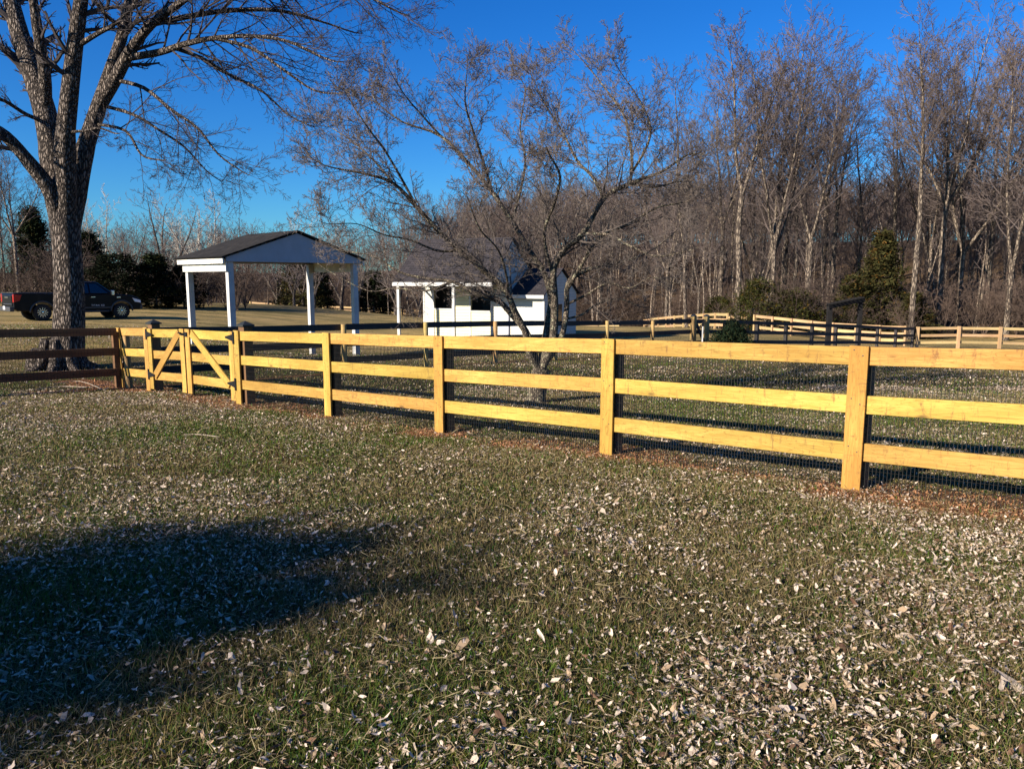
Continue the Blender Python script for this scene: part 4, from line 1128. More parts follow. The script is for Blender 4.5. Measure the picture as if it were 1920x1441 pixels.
# --- forest tree prototypes (unit: metres, 22 m tall)
PROTO = {}
def proto(key, seed, H=22.0, leaders=2, fork=0.35, spread=16, kids=(14, 7, 5), r0=0.30, rmin=0.012, base_start=0.3, trop=0.045, ang=(42, 44, 48), ratio=(0.42, 0.42, 0.42), lean=0.0, mats=None, seg=(11, 6, 4, 3)):
    T_ = Tree(seed)
    cfg = dict(kids=list(kids), seg=list(seg), taper=[0.12, 0.25, 0.4, 0.6], jit=[0.10, 0.18, 0.25, 0.3], trop=[0.015, trop, trop * 1.3, trop * 1.6], start=[base_start, 0.15, 0.12],
               ang=list(ang), ratio=list(ratio), rr=[0.42, 0.5, 0.6], rmin=rmin, short=0.55)
    if leaders <= 1:
        T_.limb(Vector((0, 0, -0.3)), Vector((lean, 0, 1)).normalized(), H * 0.97, r0, 0, cfg)
    else:
        hf = H * fork
        pts = [Vector((0, 0, -0.3)), Vector((lean * hf * 0.4, 0, hf * 0.35)), Vector((lean * hf * .8, T_.r.uniform(-.2, .2), hf * 0.75)), Vector((lean * hf, 0, hf))]
        p_, r_ = catmull(pts, [r0 * 1.15, r0, r0 * 0.9, r0 * 0.85]); T_.st.append((0, p_, r_))
        a0 = T_.r.uniform(0, 6.28)
        for k in range(leaders):
            a = a0 + 6.28 * k / leaders + T_.r.uniform(-.4, .4)
            s_ = R(spread) * T_.r.uniform(0.6, 1.3)
            d_ = Vector((math.cos(a) * math.sin(s_) + lean, math.sin(a) * math.sin(s_), math.cos(s_))).normalized()
            c2 = dict(cfg); c2['start'] = [0.15, 0.15, 0.12]; c2['trop'] = [0.035, trop, trop * 1.3, trop * 1.6]
            T_.limb(p_[-1] - Vector((0, 0, 0.1)), d_, (H - hf) * T_.r.uniform(0.85, 1.02), r0 * 0.62, 0, c2)
    a, b_ = T_.meshes(1, (8, 5, 3, 3))
    mats = mats or (B_TREE, B_TWIG)
    mt = np_mesh(key + '_trunk', a[0], a[1], True); mt.materials.append(mats[0])
    mc = np_mesh(key + '_crown', b_[0], b_[1], False); mc.materials.append(mats[1])
    zmax = float(max(a[0][:, 2].max(), b_[0][:, 2].max()))
    PROTO[key] = (mt, mc, zmax, a, b_)
for i in range(4):
    proto('fan%d' % i, 40 + i, leaders=3 + i % 2, fork=0.22 + 0.07 * i, spread=17 + 3 * i, kids=(21, 9, 6), r0=0.20, rmin=0.0115)
for i in range(3):
    proto('mast%d' % i, 60 + i, leaders=1, kids=(38, 10, 6), base_start=0.34, r0=0.18, rmin=0.0115, ratio=(0.32, 0.43, 0.43), lean=0.03 * (i - 1))
for i in range(2):
    proto('fork%d' % i, 70 + i, leaders=2, fork=0.48, spread=19, kids=(24, 10, 6), r0=0.21, rmin=0.0125)
for i in range(4):
    proto('slim%d' % i, 80 + i, leaders=1, kids=(14, 5, 4), base_start=0.45, r0=0.15, rmin=0.016, ratio=(0.2, 0.45, 0.45), lean=0.04 * (i - 1.5))
for i in range(3):
    proto('wide%d' % i, 90 + i, H=12, leaders=3, fork=0.18, spread=30, kids=(12, 7, 5), r0=0.28, rmin=0.012, trop=0.02, ang=(48, 45, 45), ratio=(0.42, 0.45, 0.45), mats=(B_DKTREE, B_DKTWIG))
for i in range(2):
    proto('pale%d' % i, 96 + i, H=14, leaders=3, fork=0.2, spread=22, kids=(13, 8, 5), r0=0.25, rmin=0.014, trop=0.03, mats=(B_PALE, B_PALE))
for i in range(3):
    proto('brush%d' % i, 110 + i, H=5, leaders=5, fork=0.04, spread=30, kids=(9, 5, 4), r0=0.05, rmin=0.009, trop=0.03, ang=(45, 45, 45), ratio=(0.45, 0.5, 0.5), mats=(B_TWIG, B_TWIG), seg=(6, 4, 3, 3))

G1 = 'tall bare trees at the wood edge'
def place(key, x, y, h, rot, label, name='bare_tree', cat='tree', group=None, z=None):
    mt, mc, zm, _, _ = PROTO[key]
    z = gz(x, y) if z is None else z
    s_ = h / zm
    root = thing(name, label, cat, (x, y, z), rot, group)
    wdt = s_ * random.uniform(0.92, 1.1)
    root.scale = (wdt, wdt, s_)
    if group == G1:
        if (key, 'front') not in PROTO:
            m2 = mt.copy(); m2.materials.clear(); m2.materials.append(B_FRONT); PROTO[(key, 'front')] = m2
        mt = PROTO[(key, 'front')]
    for nm, m_ in (('trunk', mt), ('crown', mc)):
        o = bpy.data.objects.new(nm, m_); C.objects.link(o); o.parent = root
    return root
def place_px(key, u, Y, vtop, rot, label, **kw):
    x = XatY(u, Y, 560); z = gz(x, Y); h = P(u, vtop, Y).z - z
    return place(key, x, Y, h, R(rot), label, **kw)

front = [
    ('mast0', 1290, 64, 110, 20, 'bare tree with small top standing just right of the dogwood crown'),
    ('fan0', 1310, 70, 250, 100, 'lower bare tree crowding behind the first tall tree right of the dogwood'),
    ('fork0', 1384, 62, 40, 80, 'tall bare tree behind the tall end post of the pale fence'),
    ('mast1', 1437, 66, 5, 200, 'very tall straight pale-trunked tree behind the dark cedars'),
    ('fan1', 1447, 64, 10, 10, 'very tall many-stemmed tree over the dark cedars'),
    ('mast2', 1482, 72, 100, 310, 'thin bare tree between the cedars and the arbor'),
    ('fan2', 1515, 63, 70, 140, 'leaning dark-stemmed bare tree just left of the arbor'),
    ('fork1', 1560, 72, 130, 230, 'forked bare tree behind the arbor posts'),
    ('mast0', 1610, 75, 140, 250, 'bare tree rising behind the olive cedar'),
    ('fork0', 1668, 70, 170, 300, 'bare tree right of the olive cedar with open crown'),
    ('fork1', 1712, 60, 20, 30, 'tall forked tree with pale bark behind the start of the right pale fence'),
    ('fan3', 1762, 63, 0, 190, 'very tall fan-shaped tree behind the right pale fence'),
    ('fan1', 1800, 66, 10, 260, 'tall broad tree second from the right edge'),
    ('mast1', 1835, 70, 60, 90, 'straight bare tree near the right edge with high branches'),
    ('fan0', 1892, 60, -10, 320, 'tall bare tree filling the top right corner'),
    ('mast2', 1930, 62, 60, 10, 'bare tree cut by the right edge'),
    ('fan2', 1985, 64, 20, 10, 'tall bare tree just beyond the right edge'),
    ('fan3', 2080, 66, 20, 70, 'tall bare tree farther beyond the right edge'),
    ('fan1', 1250, 74, 200, 70, 'bare tree half hidden by the right side of the dogwood crown'),
    ('fan3', 1350, 76, 120, 150, 'second-rank bare tree between the dogwood and the dark cedars'),
    ('fan0', 1410, 78, 90, 220, 'bare tree just behind the first two tall trees over the cedars'),
    ('fan2', 1470, 80, 60, 45, 'fan-shaped bare tree filling the middle of the tall group'),
    ('fork1', 1540, 78, 100, 0, 'second forked bare tree left of the olive cedar'),
    ('fan1', 1740, 74, 60, 130, 'bare fan-crowned tree behind the pale forked one'),
    ('fan2', 1850, 76, 30, 280, 'bare fan-crowned tree behind the straight tree near the right edge'),
    ('fork0', 1790, 78, 50, 200, 'forked bare tree in the second rank near the right edge'),
]
for k, u, Y, vt, rot, lab in front: place_px(k, u, Y, vt, rot, lab, group=G1)
GL = 'bare trees along the left tree line'
left = [
    ('fan3', 36, 52, 250, 40, 'tall bare tree with crossing stems above the pickup bed'),
    ('mast0', 12, 56, 270, 120, 'slender bare tree at the left edge'),
    ('mast2', -60, 54, 230, 120, 'slender bare tree just beyond the left edge'),
    ('pale0', 196, 78, 345, 10, 'bare tree just right of the maple trunk'),
    ('wide0', 240, 66, 395, 60, 'low dark bare tree left of the crooked one'),
    ('wide1', 316, 62, 352, 200, 'crooked dark bare tree left of the carport'),
    ('pale1', 392, 76, 352, 300, 'pale sycamore showing above the carport eave'),
    ('pale0', 350, 90, 372, 170, 'pale bare tree between the crooked tree and the sycamore'),
    ('wide2', 455, 74, 410, 20, 'dark bare tree behind the carport ridge'),
    ('pale1', 575, 100, 388, 120, 'distant pale bare tree above the carport gable'),
    ('wide0', 520, 84, 430, 250, 'dark bare tree seen under the carport roof'),
    ('wide1', 640, 86, 415, 10, 'dark bare tree right of the carport roof'),
    ('slim0', 690, 88, 405, 10, 'slim bare tree between carport and barn'),
    ('wide2', 745, 86, 390, 140, 'bare tree just left of the barn porch'),
]
for k, u, Y, vt, rot, lab in left: place_px(k, u, Y, vt, rot, lab, group=GL)
# second rank of woodland trees
GW = 'woodland trees behind the wood edge'
rr_ = random.Random(3)
LABW = 'grey bare woodland tree standing in the crowded rank behind the wood edge'
cnt = 0
for k in range(200):
    u = rr_.uniform(760, 2100); Y = rr_.uniform(64, 112)
    if u < 1250: Y = rr_.uniform(84, 125)
    vt = rr_.gauss(335, 38) if u > 1150 else (392 - (u - 760) * 0.17 + rr_.gauss(0, 22))
    if u < 1150: vt = max(vt, 318)
    vt = max(vt, 235)
    key = rr_.choice(['slim0', 'slim1', 'slim2', 'slim3', 'mast0', 'mast1', 'mast2', 'fork1', 'slim0', 'slim2'])
    kw_ = {'s': 'slender pole-like woodland tree with a small high crown, in the rank behind the wood edge', 'm': 'straight single-stemmed woodland tree with long side limbs, in the rank behind the wood edge', 'f': 'woodland tree forking halfway up, in the rank behind the wood edge'}[key[0]]
    gw_ = {'s': 'slender woodland trees', 'm': 'straight woodland trees', 'f': 'forked woodland trees'}[key[0]]
    place_px(key, u, Y, vt, rr_.uniform(0, 360), kw_, group=gw_); cnt += 1
LABL = 'small dark bare tree crowded in the low tree line on the left'
for k in range(46):
    u = rr_.uniform(-150, 800); Y = rr_.uniform(60, 105); vt = rr_.gauss(445, 20)
    key = rr_.choice(['wide0', 'wide1', 'wide2', 'slim1', 'slim3', 'pale0'])
    kl_ = {'w': ('wide-crowned dark bare tree crowded in the low tree line on the left', 'wide-crowned trees of the left tree line'), 's': ('thin pole-like bare tree crowded in the low tree line on the left', 'thin trees of the left tree line'), 'p': ('pale-barked bare tree crowded in the low tree line on the left', 'pale trees of the left tree line')}[key[0]]
    place_px(key, u, Y, max(vt, 405), rr_.uniform(0, 360), kl_[0], group=kl_[1])
# far-off wood on the rising hill: one mass
def scatter_mesh(name, keys, pos, mat, label, cat, both=True):
    VV = []; QQ = []; n0 = 0
    r = np.random.default_rng(17)
    for (x, y, h) in pos:
        key = keys[int(r.integers(len(keys)))]
        _, _, zm, a, b_ = PROTO[key]
        ang_ = r.uniform(0, 6.28); s_ = h / zm; c_, sn = math.cos(ang_) * s_, math.sin(ang_) * s_
        z = gz(x, y)
        for part in (a, b_):
            if part is None: continue
            V_ = part[0]; W = np.empty_like(V_)
            W[:, 0] = V_[:, 0] * c_ - V_[:, 1] * sn + x; W[:, 1] = V_[:, 0] * sn + V_[:, 1] * c_ + y; W[:, 2] = V_[:, 2] * s_ + z
            VV.append(W); QQ.append(part[1] + n0); n0 += len(W)
    o = link(name, np_mesh(name, np.vstack(VV), np.vstack(QQ)), mat)
    o['kind'] = 'stuff'; o['label'] = label; o['category'] = cat
    return o
proto('far0', 130, leaders=1, kids=(24, 6), base_start=0.15, r0=0.11, rmin=0.03, ratio=(0.26, 0.5), seg=(4, 2, 2, 2))
proto('far1', 131, leaders=3, fork=0.08, kids=(11, 6), r0=0.1, rmin=0.03, ratio=(0.3, 0.5), seg=(4, 2, 2, 2))
B_FAR = m_plain('far_wood_bark', (0.085, 0.058, 0.046), 0.95, var=0.35, vscale=0.15)
r5 = np.random.default_rng(23)
pos = []
for k in range(1500):
    x = r5.uniform(-12, 160); y = r5.uniform(100, 205)
    if x / y < -0.14: continue
    pos.append((x, y, r5.uniform(11, 16)))
for k in range(500):
    x = r5.uniform(-150, 5); y = r5.uniform(104, 190); pos.append((x, y, r5.uniform(8, 12)))
scatter_mesh('far_wood', ['far0', 'far1'], pos, B_FAR, 'brown leafless wood covering the rising hill in the distance', 'wood')
# brushwood
pos = []
for k in range(150):
    u = r5.uniform(700, 2050); y = r5.uniform(58, 78) if u > 1350 else r5.uniform(86, 100)
    if 1200 < u <= 1350: y = r5.uniform(82, 92)
    pos.append((XatY(u, y), y, r5.uniform(2.5, 6.0)))
for k in range(90):
    u = r5.uniform(-120, 760); y = r5.uniform(66, 84) if u < 450 else r5.uniform(104, 114)
    if u < 200: y = r5.uniform(50, 60)
    pos.append((XatY(u, y), y, r5.uniform(2.5, 5.0) * (1.3 if u > 450 else 1)))
for k in range(14):
    u = r5.uniform(330, 470); y = r5.uniform(52, 58); pos.append((XatY(u, y), y, r5.uniform(2.5, 4.5)))
scatter_mesh('undergrowth', ['brush0', 'brush1', 'brush2'], pos, m_plain('brush_bark', (0.07, 0.046, 0.034), 0.95, var=0.5, vscale=0.2), 'tangled leafless brush along the foot of the woods', 'undergrowth')

# --- evergreens
def evergreen(seed, H, Rr, shape, n_, col, sz, mat=M_FOL):
    r = np.random.default_rng(seed)
    h = r.random(n_) ** 0.9
    if shape in ('cone', 'holly'): prof_ = np.clip((1 - h) ** 0.75, 0, 1) * np.clip(h * 9 + 0.35, 0, 1)
    elif shape == 'round': prof_ = np.sqrt(np.clip(1 - (2 * h - 0.85) ** 2 / 1.35, 0, 1))
    else: prof_ = np.sqrt(np.clip(1 - h ** 2, 0, 1))
    a = r.uniform(0, 2 * np.pi, n_)
    lump = 0.62 + 0.55 * vnoise(a * 2.2, h * 9 + seed, 0.8, seed) + 0.25 * (vnoise(a * 5, h * 26, 1, seed + 3) - 0.5)
    rad = Rr * prof_ * lump * (0.45 + 0.55 * np.sqrt(r.random(n_)))
    if shape != 'holly':
        nc = int(150 * (H / 6) + 40); ci = r.integers(0, nc, n_)
        ah, aa, ar_ = h[:nc], a[:nc], rad[:nc]
        sg = 0.075 * Rr
        c0 = np.stack([np.cos(aa[ci]) * ar_[ci], np.sin(aa[ci]) * ar_[ci], ah[ci] * H], 1) + r.normal(0, 1, (n_, 3)) * np.array([sg * 1.5, sg * 1.5, sg * 1.1]) * r.uniform(0.6, 1.4, (nc, 1))[ci]
    else:
        c0 = np.stack([np.cos(a) * rad, np.sin(a) * rad, h * H], 1)
    out = np.stack([np.cos(a), np.sin(a), np.full(n_, 0.55)], 1) + r.normal(0, 0.45, (n_, 3)); out /= np.linalg.norm(out, axis=1, keepdims=True)
    sd = np.cross(out, r.normal(0, 1, (n_, 3))); sd /= (np.linalg.norm(sd, axis=1, keepdims=True) + 1e-6)
    s_ = sz * r.uniform(0.6, 1.5, (n_, 1))
    V_ = np.stack([c0 - sd * s_ * 0.35, c0 + out * s_ * 1.6, c0 + sd * s_ * 0.35], 1).reshape(-1, 3)
    Q_ = np.arange(3 * n_).reshape(-1, 3)
    br = (0.55 + 0.9 * r.random(n_))[:, None] * np.array(col)[None] * np.array([1, 1, 1])
    if shape != 'holly': br *= r.uniform(0.55, 1.6, (nc, 1))[ci]
    warm = (r.random(n_) < 0.12)[:, None]
    br = np.where(warm, br * np.array([1.9, 1.1, 0.8]), br)
    return np_mesh('foliage', V_, Q_, False, np.repeat(br, 3, axis=0))
EG = {}
EG['cedar0'] = (evergreen(1, 6, 1.9, 'cone', 9000, (0.012, 0.017, 0.007), 0.13), 6)
EG['cedar1'] = (evergreen(2, 6, 2.3, 'cone', 9000, (0.036, 0.034, 0.012), 0.13), 6)
EG['dark0'] = (evergreen(3, 6, 2.6, 'round', 9000, (0.007, 0.010, 0.005), 0.15), 6)
EG['bush0'] = (evergreen(4, 3, 2.2, 'dome', 7000, (0.028, 0.030, 0.008), 0.09), 3)
EG['jun0'] = (evergreen(5, 0.6, 0.9, 'dome', 5000, (0.012, 0.02, 0.01), 0.05), 0.6)
TRK = {}
def ev_tree(key, u, Y, vtop, width, label, name='cedar_tree', cat='evergreen', group=None, xyz=None, hgt=None):
    me_, H = EG[key]
    if xyz is None:
        x = XatY(u, Y, 560); z = gz(x, Y); h = P(u, vtop, Y).z - z
    else: x, Y, z = xyz; h = hgt
    root = thing(name, label, cat, (x, Y, z), random.uniform(0, 6), group)
    s_ = h / H; o = bpy.data.objects.new('crown', me_); C.objects.link(o); 
    if len(me_.materials) == 0: me_.materials.append(M_FOL)
    o.parent = root; o.scale = (width, width, s_)
    if 'bush' not in name:
        if 't' not in TRK:
            T_ = MB(); T_.tube([(0, 0, -0.03), (0.01, 0, 0.3), (0, 0, 0.85)], [0.028, 0.02, 0.006], 7)
            t_ = T_.build('trunk', B_DKTREE, root, local=True); TRK['t'] = t_.data
        else:
            t_ = bpy.data.objects.new('trunk', TRK['t']); C.objects.link(t_); t_.parent = root
        t_.scale = (h, h, h)
    return root
ev_tree('cedar0', 292, 52, 480, 1.25, 'near-black round evergreen right of the pickup bonnet', 'evergreen_tree')
ev_tree('dark0', 222, 50, 478, 0.8, 'near-black evergreen directly behind the pickup cab', 'evergreen_tree')
ev_tree('cedar0', 70, 60, 395, 1.2, 'dark pointed cedar left of the maple trunk')
ev_tree('cedar0', 170, 60, 440, 1.3, 'near-black evergreen hidden mostly by the maple trunk', 'evergreen_tree')
ev_tree('cedar0', 345, 53, 500, 1.0, 'low near-black evergreen left of the carport posts', 'evergreen_tree')
ev_tree('cedar1', 562, 76, 480, 1.3, 'olive cedar seen between the carport posts')
ev_tree('cedar0', 600, 80, 500, 1.2, 'small dark cedar seen through the carport near its right post')
ev_tree('cedar0', 700, 84, 512, 1.5, 'dark bushy cedar between carport and barn')
ev_tree('bush0', 1425, 59, 530, 1.1, 'dark green cedar bush left of the pair behind the fence opening', 'cedar_bush')
ev_tree('bush0', 1490, 58.5, 548, 1.25, 'broad dark green cedar bush right of the pair near the arbor', 'cedar_bush')
ev_tree('bush0', 1350, 66, 560, 0.9, 'small reddish-green cedar bush at the tall end post', 'cedar_bush')
ev_tree('cedar1', 1648, 66, 440, 1.35, 'tall olive-brown cedar right of the arbor')
ev_tree('cedar1', 1600, 64, 520, 1.2, 'low olive cedar directly behind the arbor')
ev_tree('cedar1', 1716, 62, 552, 1.0, 'low dark cedar behind the corner of the black fence')
ev_tree('jun0', 1378, 28.3, 612, 1.0, 'low dark juniper bush growing against the black fence', 'juniper_bush')
# garden evergreen behind the photographer whose shadow lies on the lawn
sx_, sy_ = -18.6, -9.5
EG['holly'] = (evergreen(8, 8.6, 3.4, 'cone', 30000, (0.03, 0.045, 0.015), 0.2), 8.6)
ev_tree('holly', 0, 0, 0, 1.0, 'dense green holly standing on the lawn behind the camera', 'holly_tree', xyz=(sx_, sy_, gz(sx_, sy_)), hgt=8.22)

# ------------------------------------------------------------------ grass, leaves, clods, sticks
def wedge_points(r, n_, y0, y1, p, wide=0.80):
    """points in a wedge in front of the camera, density ~ y^-p"""
    k = 2 - p
    t = r.random(n_)
    y = (y0 ** k + t * (y1 ** k - y0 ** k)) ** (1 / k) if abs(k) > 1e-6 else y0 * (y1 / y0) ** t
    x = r.uniform(-1, 1, n_) * wide * (y + 0.6)
    return x, y
def excluded(x, y):
    return (np.hypot(x - db.x, y - db.y) < 0.16) | (np.hypot(x - mb_.x, y - mb_.y) < 0.5)
r8 = np.random.default_rng(77)
def green_map(x, y): return np.clip((fbm(x, y, 1.7, 41, 3) - 0.38) * 3.2, 0, 1)
def grass(n_, y0, y1, p, hscale, wscale):
    x, y = wedge_points(r8, n_, y0, y1, p)
    cmk = clay_mask(x, y)
    keep = (r8.random(n_) > cmk * 0.93) & ~excluded(x, y)
    x, y = x[keep], y[keep]; n_ = len(x)
    z = ground(x, y)
    L = r8.uniform(0.012, 0.058, n_) * hscale * (0.7 + 0.6 * vnoise(x, y, 0.35, 51))
    wv = r8.uniform(0.0008, 0.0020, n_) * wscale * np.clip(y / 3.2, 1, 9)
    a = r8.uniform(0, 2 * np.pi, n_); tilt = r8.uniform(0.25, 1.55, n_)
    d0 = np.stack([np.cos(a) * np.sin(tilt * .6), np.sin(a) * np.sin(tilt * .6), np.cos(tilt * .6)], 1)
    d1 = np.stack([np.cos(a) * np.sin(tilt * 1.25), np.sin(a) * np.sin(tilt * 1.25), np.cos(tilt * 1.25)], 1) + r8.normal(0, 0.25, (n_, 3))
    sa = r8.uniform(0, 2 * np.pi, n_)
    sd = np.stack([np.cos(sa), np.sin(sa), np.zeros(n_)], 1) * wv[:, None]
    b0_ = np.stack([x, y, z - 0.005], 1); m1 = b0_ + d0 * (L * .55)[:, None]; t1 = m1 + d1 * (L * .5)[:, None]
    V_ = np.stack([b0_ - sd, b0_ + sd, m1 + sd * .8, m1 - sd * .8, t1], 1).reshape(-1, 3)
    base = np.arange(n_)[:, None] * 5
    Q4 = base + np.array([[0, 1, 2, 3]]); Q3 = base + np.array([[3, 2, 4]])
    g = green_map(x, y)
    isg = r8.random(n_) < (0.28 + 0.58 * g)
    cg = np.stack([r8.uniform(0.04, 0.11, n_), r8.uniform(0.075, 0.135, n_), r8.uniform(0.008, 0.02, n_)], 1)
    cs = np.array([[0.25, 0.185, 0.08]]) * r8.uniform(0.35, 1.15, (n_, 1)) * np.array([[1, 1, 1]])
    col = np.where(isg[:, None], cg, cs)
    return V_, Q4, Q3, np.repeat(col, 5, axis=0)
def straw(n_, y0, y1, p):
    x, y = wedge_points(r8, n_, y0, y1, p); k = r8.random(n_) > clay_mask(x, y) * 0.6; x, y = x[k], y[k]; n_ = len(x)
    z = ground(x, y) + r8.uniform(0.004, 0.03, n_); L = r8.uniform(0.03, 0.12, n_); wv = r8.uniform(0.0004, 0.0010, n_) * np.clip(y / 3.5, 1, 4)
    a = r8.uniform(0, 2 * np.pi, n_); bend = r8.normal(0, 0.7, n_); el = r8.normal(0.12, 0.3, n_)
    d0 = np.stack([np.cos(a), np.sin(a), np.sin(el)], 1); d1 = np.stack([np.cos(a + bend), np.sin(a + bend), np.sin(el - 0.3)], 1)
    sd = np.stack([-np.sin(a), np.cos(a), r8.normal(0, 0.6, n_)], 1) * wv[:, None]
    b0_ = np.stack([x, y, z], 1); m1 = b0_ + d0 * (L * .5)[:, None]; t1 = m1 + d1 * (L * .5)[:, None]
    V_ = np.stack([b0_ - sd, b0_ + sd, m1 + sd, m1 - sd, t1], 1).reshape(-1, 3); base = np.arange(n_)[:, None] * 5
    col = np.array([[0.36, 0.29, 0.155]]) * r8.uniform(0.5, 1.15, (n_, 1))
    return V_, base + np.array([[0, 1, 2, 3]]), base + np.array([[3, 2, 4]]), np.repeat(col, 5, axis=0)
parts = [straw(75000, 1.6, 14, 1.3), grass(700000, 1.6, 14, 1.45, 1.0, 1.0), grass(160000, 11, 34, 1.3, 1.1, 1.0)]
VV = np.vstack([p[0] for p in parts]); o4 = 0; Q4 = []; Q3 = []
for p in parts: Q4.append(p[1] + o4); Q3.append(p[2] + o4); o4 += len(p[0])
o = link('grass', np_mesh('grass', VV, [np.vstack(Q4), np.vstack(Q3)], False, np.vstack([p[3] for p in parts])), M_GRASSB)
o['kind'] = 'stuff'; o['label'] = 'short winter grass mixed with straw-coloured blades'; o['category'] = 'grass'

def leafmap(x, y):
    d = fbm(x, y, 1.1, 55, 3); b_ = fbm(x, y, 3.6, 60, 2)
    m_ = np.clip((d - 0.34) * 2.6, 0.20, 1) * np.clip((b_ - 0.15) * 1.9, 0.35, 1)
    # a thinner carpet near the gate
    near_gate = np.exp(-((x + 3.5) ** 2 / 9 + (y - 9) ** 2 / 9))
    return m_ * (1 - 0.65 * near_gate)
def leaves(n_, y0, y1, p, scale):
    x, y = wedge_points(r8, n_, y0, y1, p, 0.82)
    keep = (r8.random(n_) < leafmap(x, y)) & (r8.random(n_) > clay_mask(x, y) * 0.8) & ~excluded(x, y)
    x, y = x[keep], y[keep]; n_ = len(x)
    z = ground(x, y) + r8.uniform(0.008, 0.035, n_)
    s_ = r8.lognormal(-4.78, 0.42, n_) * scale * np.clip(y / 9, 1, 3) ** 0.5
    k = 7
    a = np.arange(k) * 2 * np.pi / k
    rad = r8.uniform(0.4, 1.15, (n_, k)); rad[:, 0] *= 1.4
    ex = np.cos(a)[None] * rad * 1.15; ey = np.sin(a)[None] * rad * r8.uniform(0.3, 0.85, (n_, 1))
    curl = r8.uniform(-0.2, 1.1, (n_, 1)); c2 = r8.uniform(-0.4, 0.6, (n_, 1))
    ez = curl * ey ** 2 + c2 * ex ** 2 * 0.6 + r8.normal(0, 0.14, (n_, k))
    L = np.stack([ex, ey, ez], 2)
    L = np.concatenate([L, np.zeros((n_, 1, 3))], 1) * s_[:, None, None]
    yaw = r8.uniform(0, 2 * np.pi, n_); tx_ = r8.normal(0, 0.5, n_); ty_ = r8.normal(0, 0.5, n_)
    fl_ = (r8.random(n_) < 0.5) * np.pi
    def rotm(ax, an_):
        c_, s2 = np.cos(an_), np.sin(an_); M = np.zeros((n_, 3, 3)); i, j, k2 = ax
        M[:, i, i] = c_; M[:, j, j] = c_; M[:, k2, k2] = 1; M[:, i, j] = -s2; M[:, j, i] = s2; return M
    Rm = rotm((0, 1, 2), yaw) @ rotm((1, 2, 0), tx_ + fl_) @ rotm((2, 0, 1), ty_)
    W = np.einsum('nij,nkj->nki', Rm, L) + np.stack([x, y, z], 1)[:, None, :]
    base = np.arange(n_)[:, None, None] * (k + 1)
    tri = np.array([[i, (i + 1) % k, k] for i in range(k)])[None]
    tone = r8.random(n_)
    pale = np.array([0.58, 0.47, 0.37]); tan = np.array([0.34, 0.24, 0.15]); brn = np.array([0.13, 0.07, 0.04])
    col = np.where(tone[:, None] < 0.52, pale, np.where(tone[:, None] < 0.84, tan, brn)) * r8.uniform(0.6, 1.2, (n_, 1))
    col = np.clip(col, 0, 0.85)
    return W.reshape(-1, 3), (base + tri).reshape(-1, 3), np.repeat(col, k + 1, axis=0)
parts = [leaves(380000, 1.6, 15, 1.0, 1.0), leaves(200000, 9, 36, 0.8, 1.05)]
VV = np.vstack([p[0] for p in parts]); o3 = 0; Q3 = []
for p in parts: Q3.append(p[1] + o3); o3 += len(p[0])
o = link('fallen_leaves', np_mesh('fallen_leaves', VV, np.vstack(Q3), False, np.vstack([p[2] for p in parts])), M_COL)
o['kind'] = 'stuff'; o['label'] = 'pale curled dead leaves strewn over the grass'; o['category'] = 'leaves'
# red clay clods along the fence
n_ = 26000
t = r8.uniform(-3.4, 16.4, n_); off_ = r8.normal(-0.02, 0.33, n_)
Pp = FA[None] + FD[None] * t[:, None] + FN[None] * off_[:, None]
keep = r8.random(n_) < clay_mask(Pp[:, 0], Pp[:, 1]); Pp = Pp[keep]; n_ = len(Pp)
oc = np.array([[1, 0, 0], [-1, 0, 0], [0, 1, 0], [0, -1, 0], [0, 0, 1], [0, 0, -1]], float)
fc = np.array([[0, 2, 4], [2, 1, 4], [1, 3, 4], [3, 0, 4], [2, 0, 5], [1, 2, 5], [3, 1, 5], [0, 3, 5]])
s_ = r8.lognormal(-5.0, 0.45, n_)
V_ = oc[None] * r8.uniform(0.5, 1.3, (n_, 6, 1)) * s_[:, None, None] + r8.normal(0, 0.2, (n_, 6, 3)) * s_[:, None, None]
V_ += np.stack([Pp[:, 0], Pp[:, 1], ground(Pp[:, 0], Pp[:, 1]) + s_ * 0.3], 1)[:, None]
cl = np.array([0.31, 0.15, 0.07]) * r8.uniform(0.45, 1.25, (n_, 1))
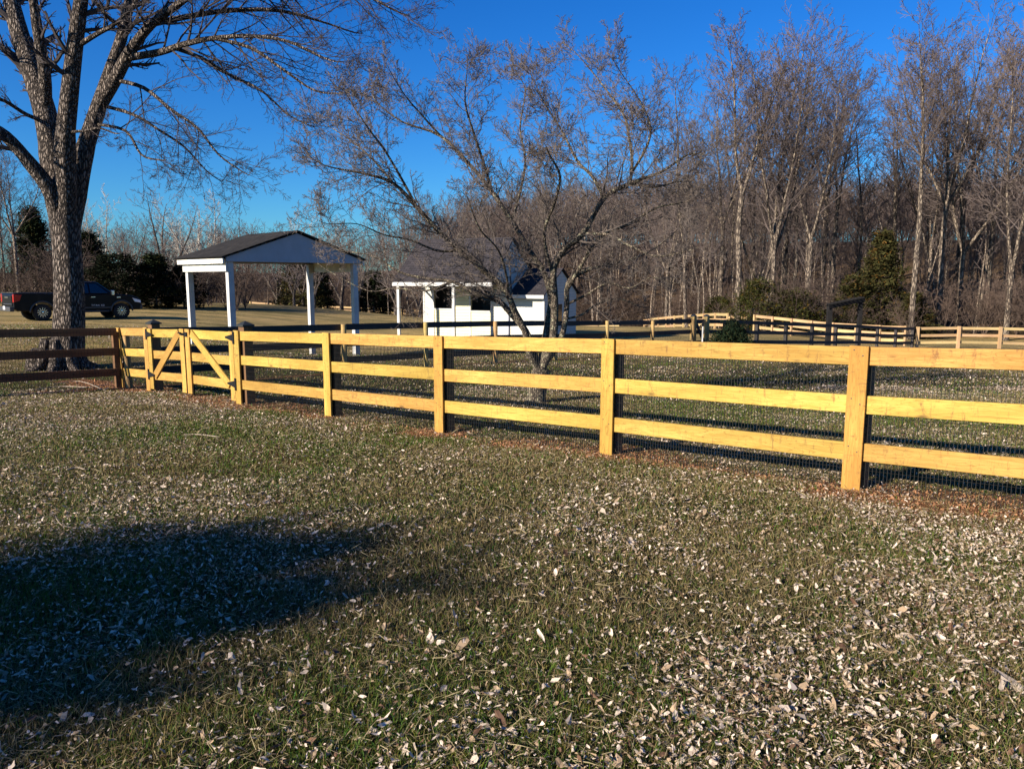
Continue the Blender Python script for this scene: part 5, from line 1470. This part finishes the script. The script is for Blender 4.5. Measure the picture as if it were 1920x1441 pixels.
o = link('clay_clods', np_mesh('clay_clods', V_.reshape(-1, 3), (np.arange(n_)[:, None, None] * 6 + fc[None]).reshape(-1, 3), False, np.repeat(cl, 6, axis=0)), M_COL)
o['kind'] = 'stuff'; o['label'] = 'crumbled red clay dug up along the new fence'; o['category'] = 'soil'
# sticks
M_STICK = m_plain('bleached_stick', (0.30, 0.24, 0.18), 0.9, var=0.3)
def gp_(u, v, guess=10.0):
    y = guess
    for _ in range(40):
        p = P(u, v, y); g_ = gz(p.x, p.y); y += (p.z - g_) * 6
        y = min(max(y, 1.5), 60)
    return P(u, v, y)
for pts_, r_, lab in [([(345, 818), (370, 817), (412, 822)], 0.008, 'thin bleached stick lying on the lawn in front of the gate'),
                      ([(60, 733), (110, 726), (175, 728)], 0.011, 'pale branch lying under the brown fence'),
                      ([(15, 742), (90, 738), (140, 731), (205, 722)], 0.010, 'long thin dark branch lying nearest the corner post'),
                      ([(100, 722), (150, 716), (200, 735)], 0.008, 'crooked pale twig behind the brown fence boards'),
                      ([(125, 884), (145, 880), (160, 884)], 0.006, 'short dark stick lying far left on the open lawn'),
                      ([(105, 975), (118, 990), (150, 996)], 0.004, 'bent pale twig on the left part of the lawn')]:
    P3 = [gp_(u, v) for u, v in pts_]; P3 = [p + Vector((0, 0, 0.02)) for p in P3]
    c_, rr2 = catmull(P3, [r_] * len(P3), 3); rr2[-1] *= 0.4
    mb = MB(); mb.tube(c_, rr2, 6); tag(mb.build('fallen_stick', M_STICK, smooth=True), lab, 'stick')
# stump beside the maple
q = gp_(72, 690, 20); mb = MB()
mb.tube([q + Vector((0, 0, -0.1)), q + Vector((0, 0, 0.2)), q + Vector((0.03, 0, 0.42)), q + Vector((0.05, 0.0, 0.5))], [0.34, 0.27, 0.24, 0.15], 12)
tag(mb.build('tree_stump', B_MAPLE, smooth=True), 'low rough stump at the left foot of the maple', 'stump')
print('trees', len([o for o in scene.objects if o.name.startswith('bare_tree')]), 'dog strands', len(dg.st), 'maple', len(mp.st))
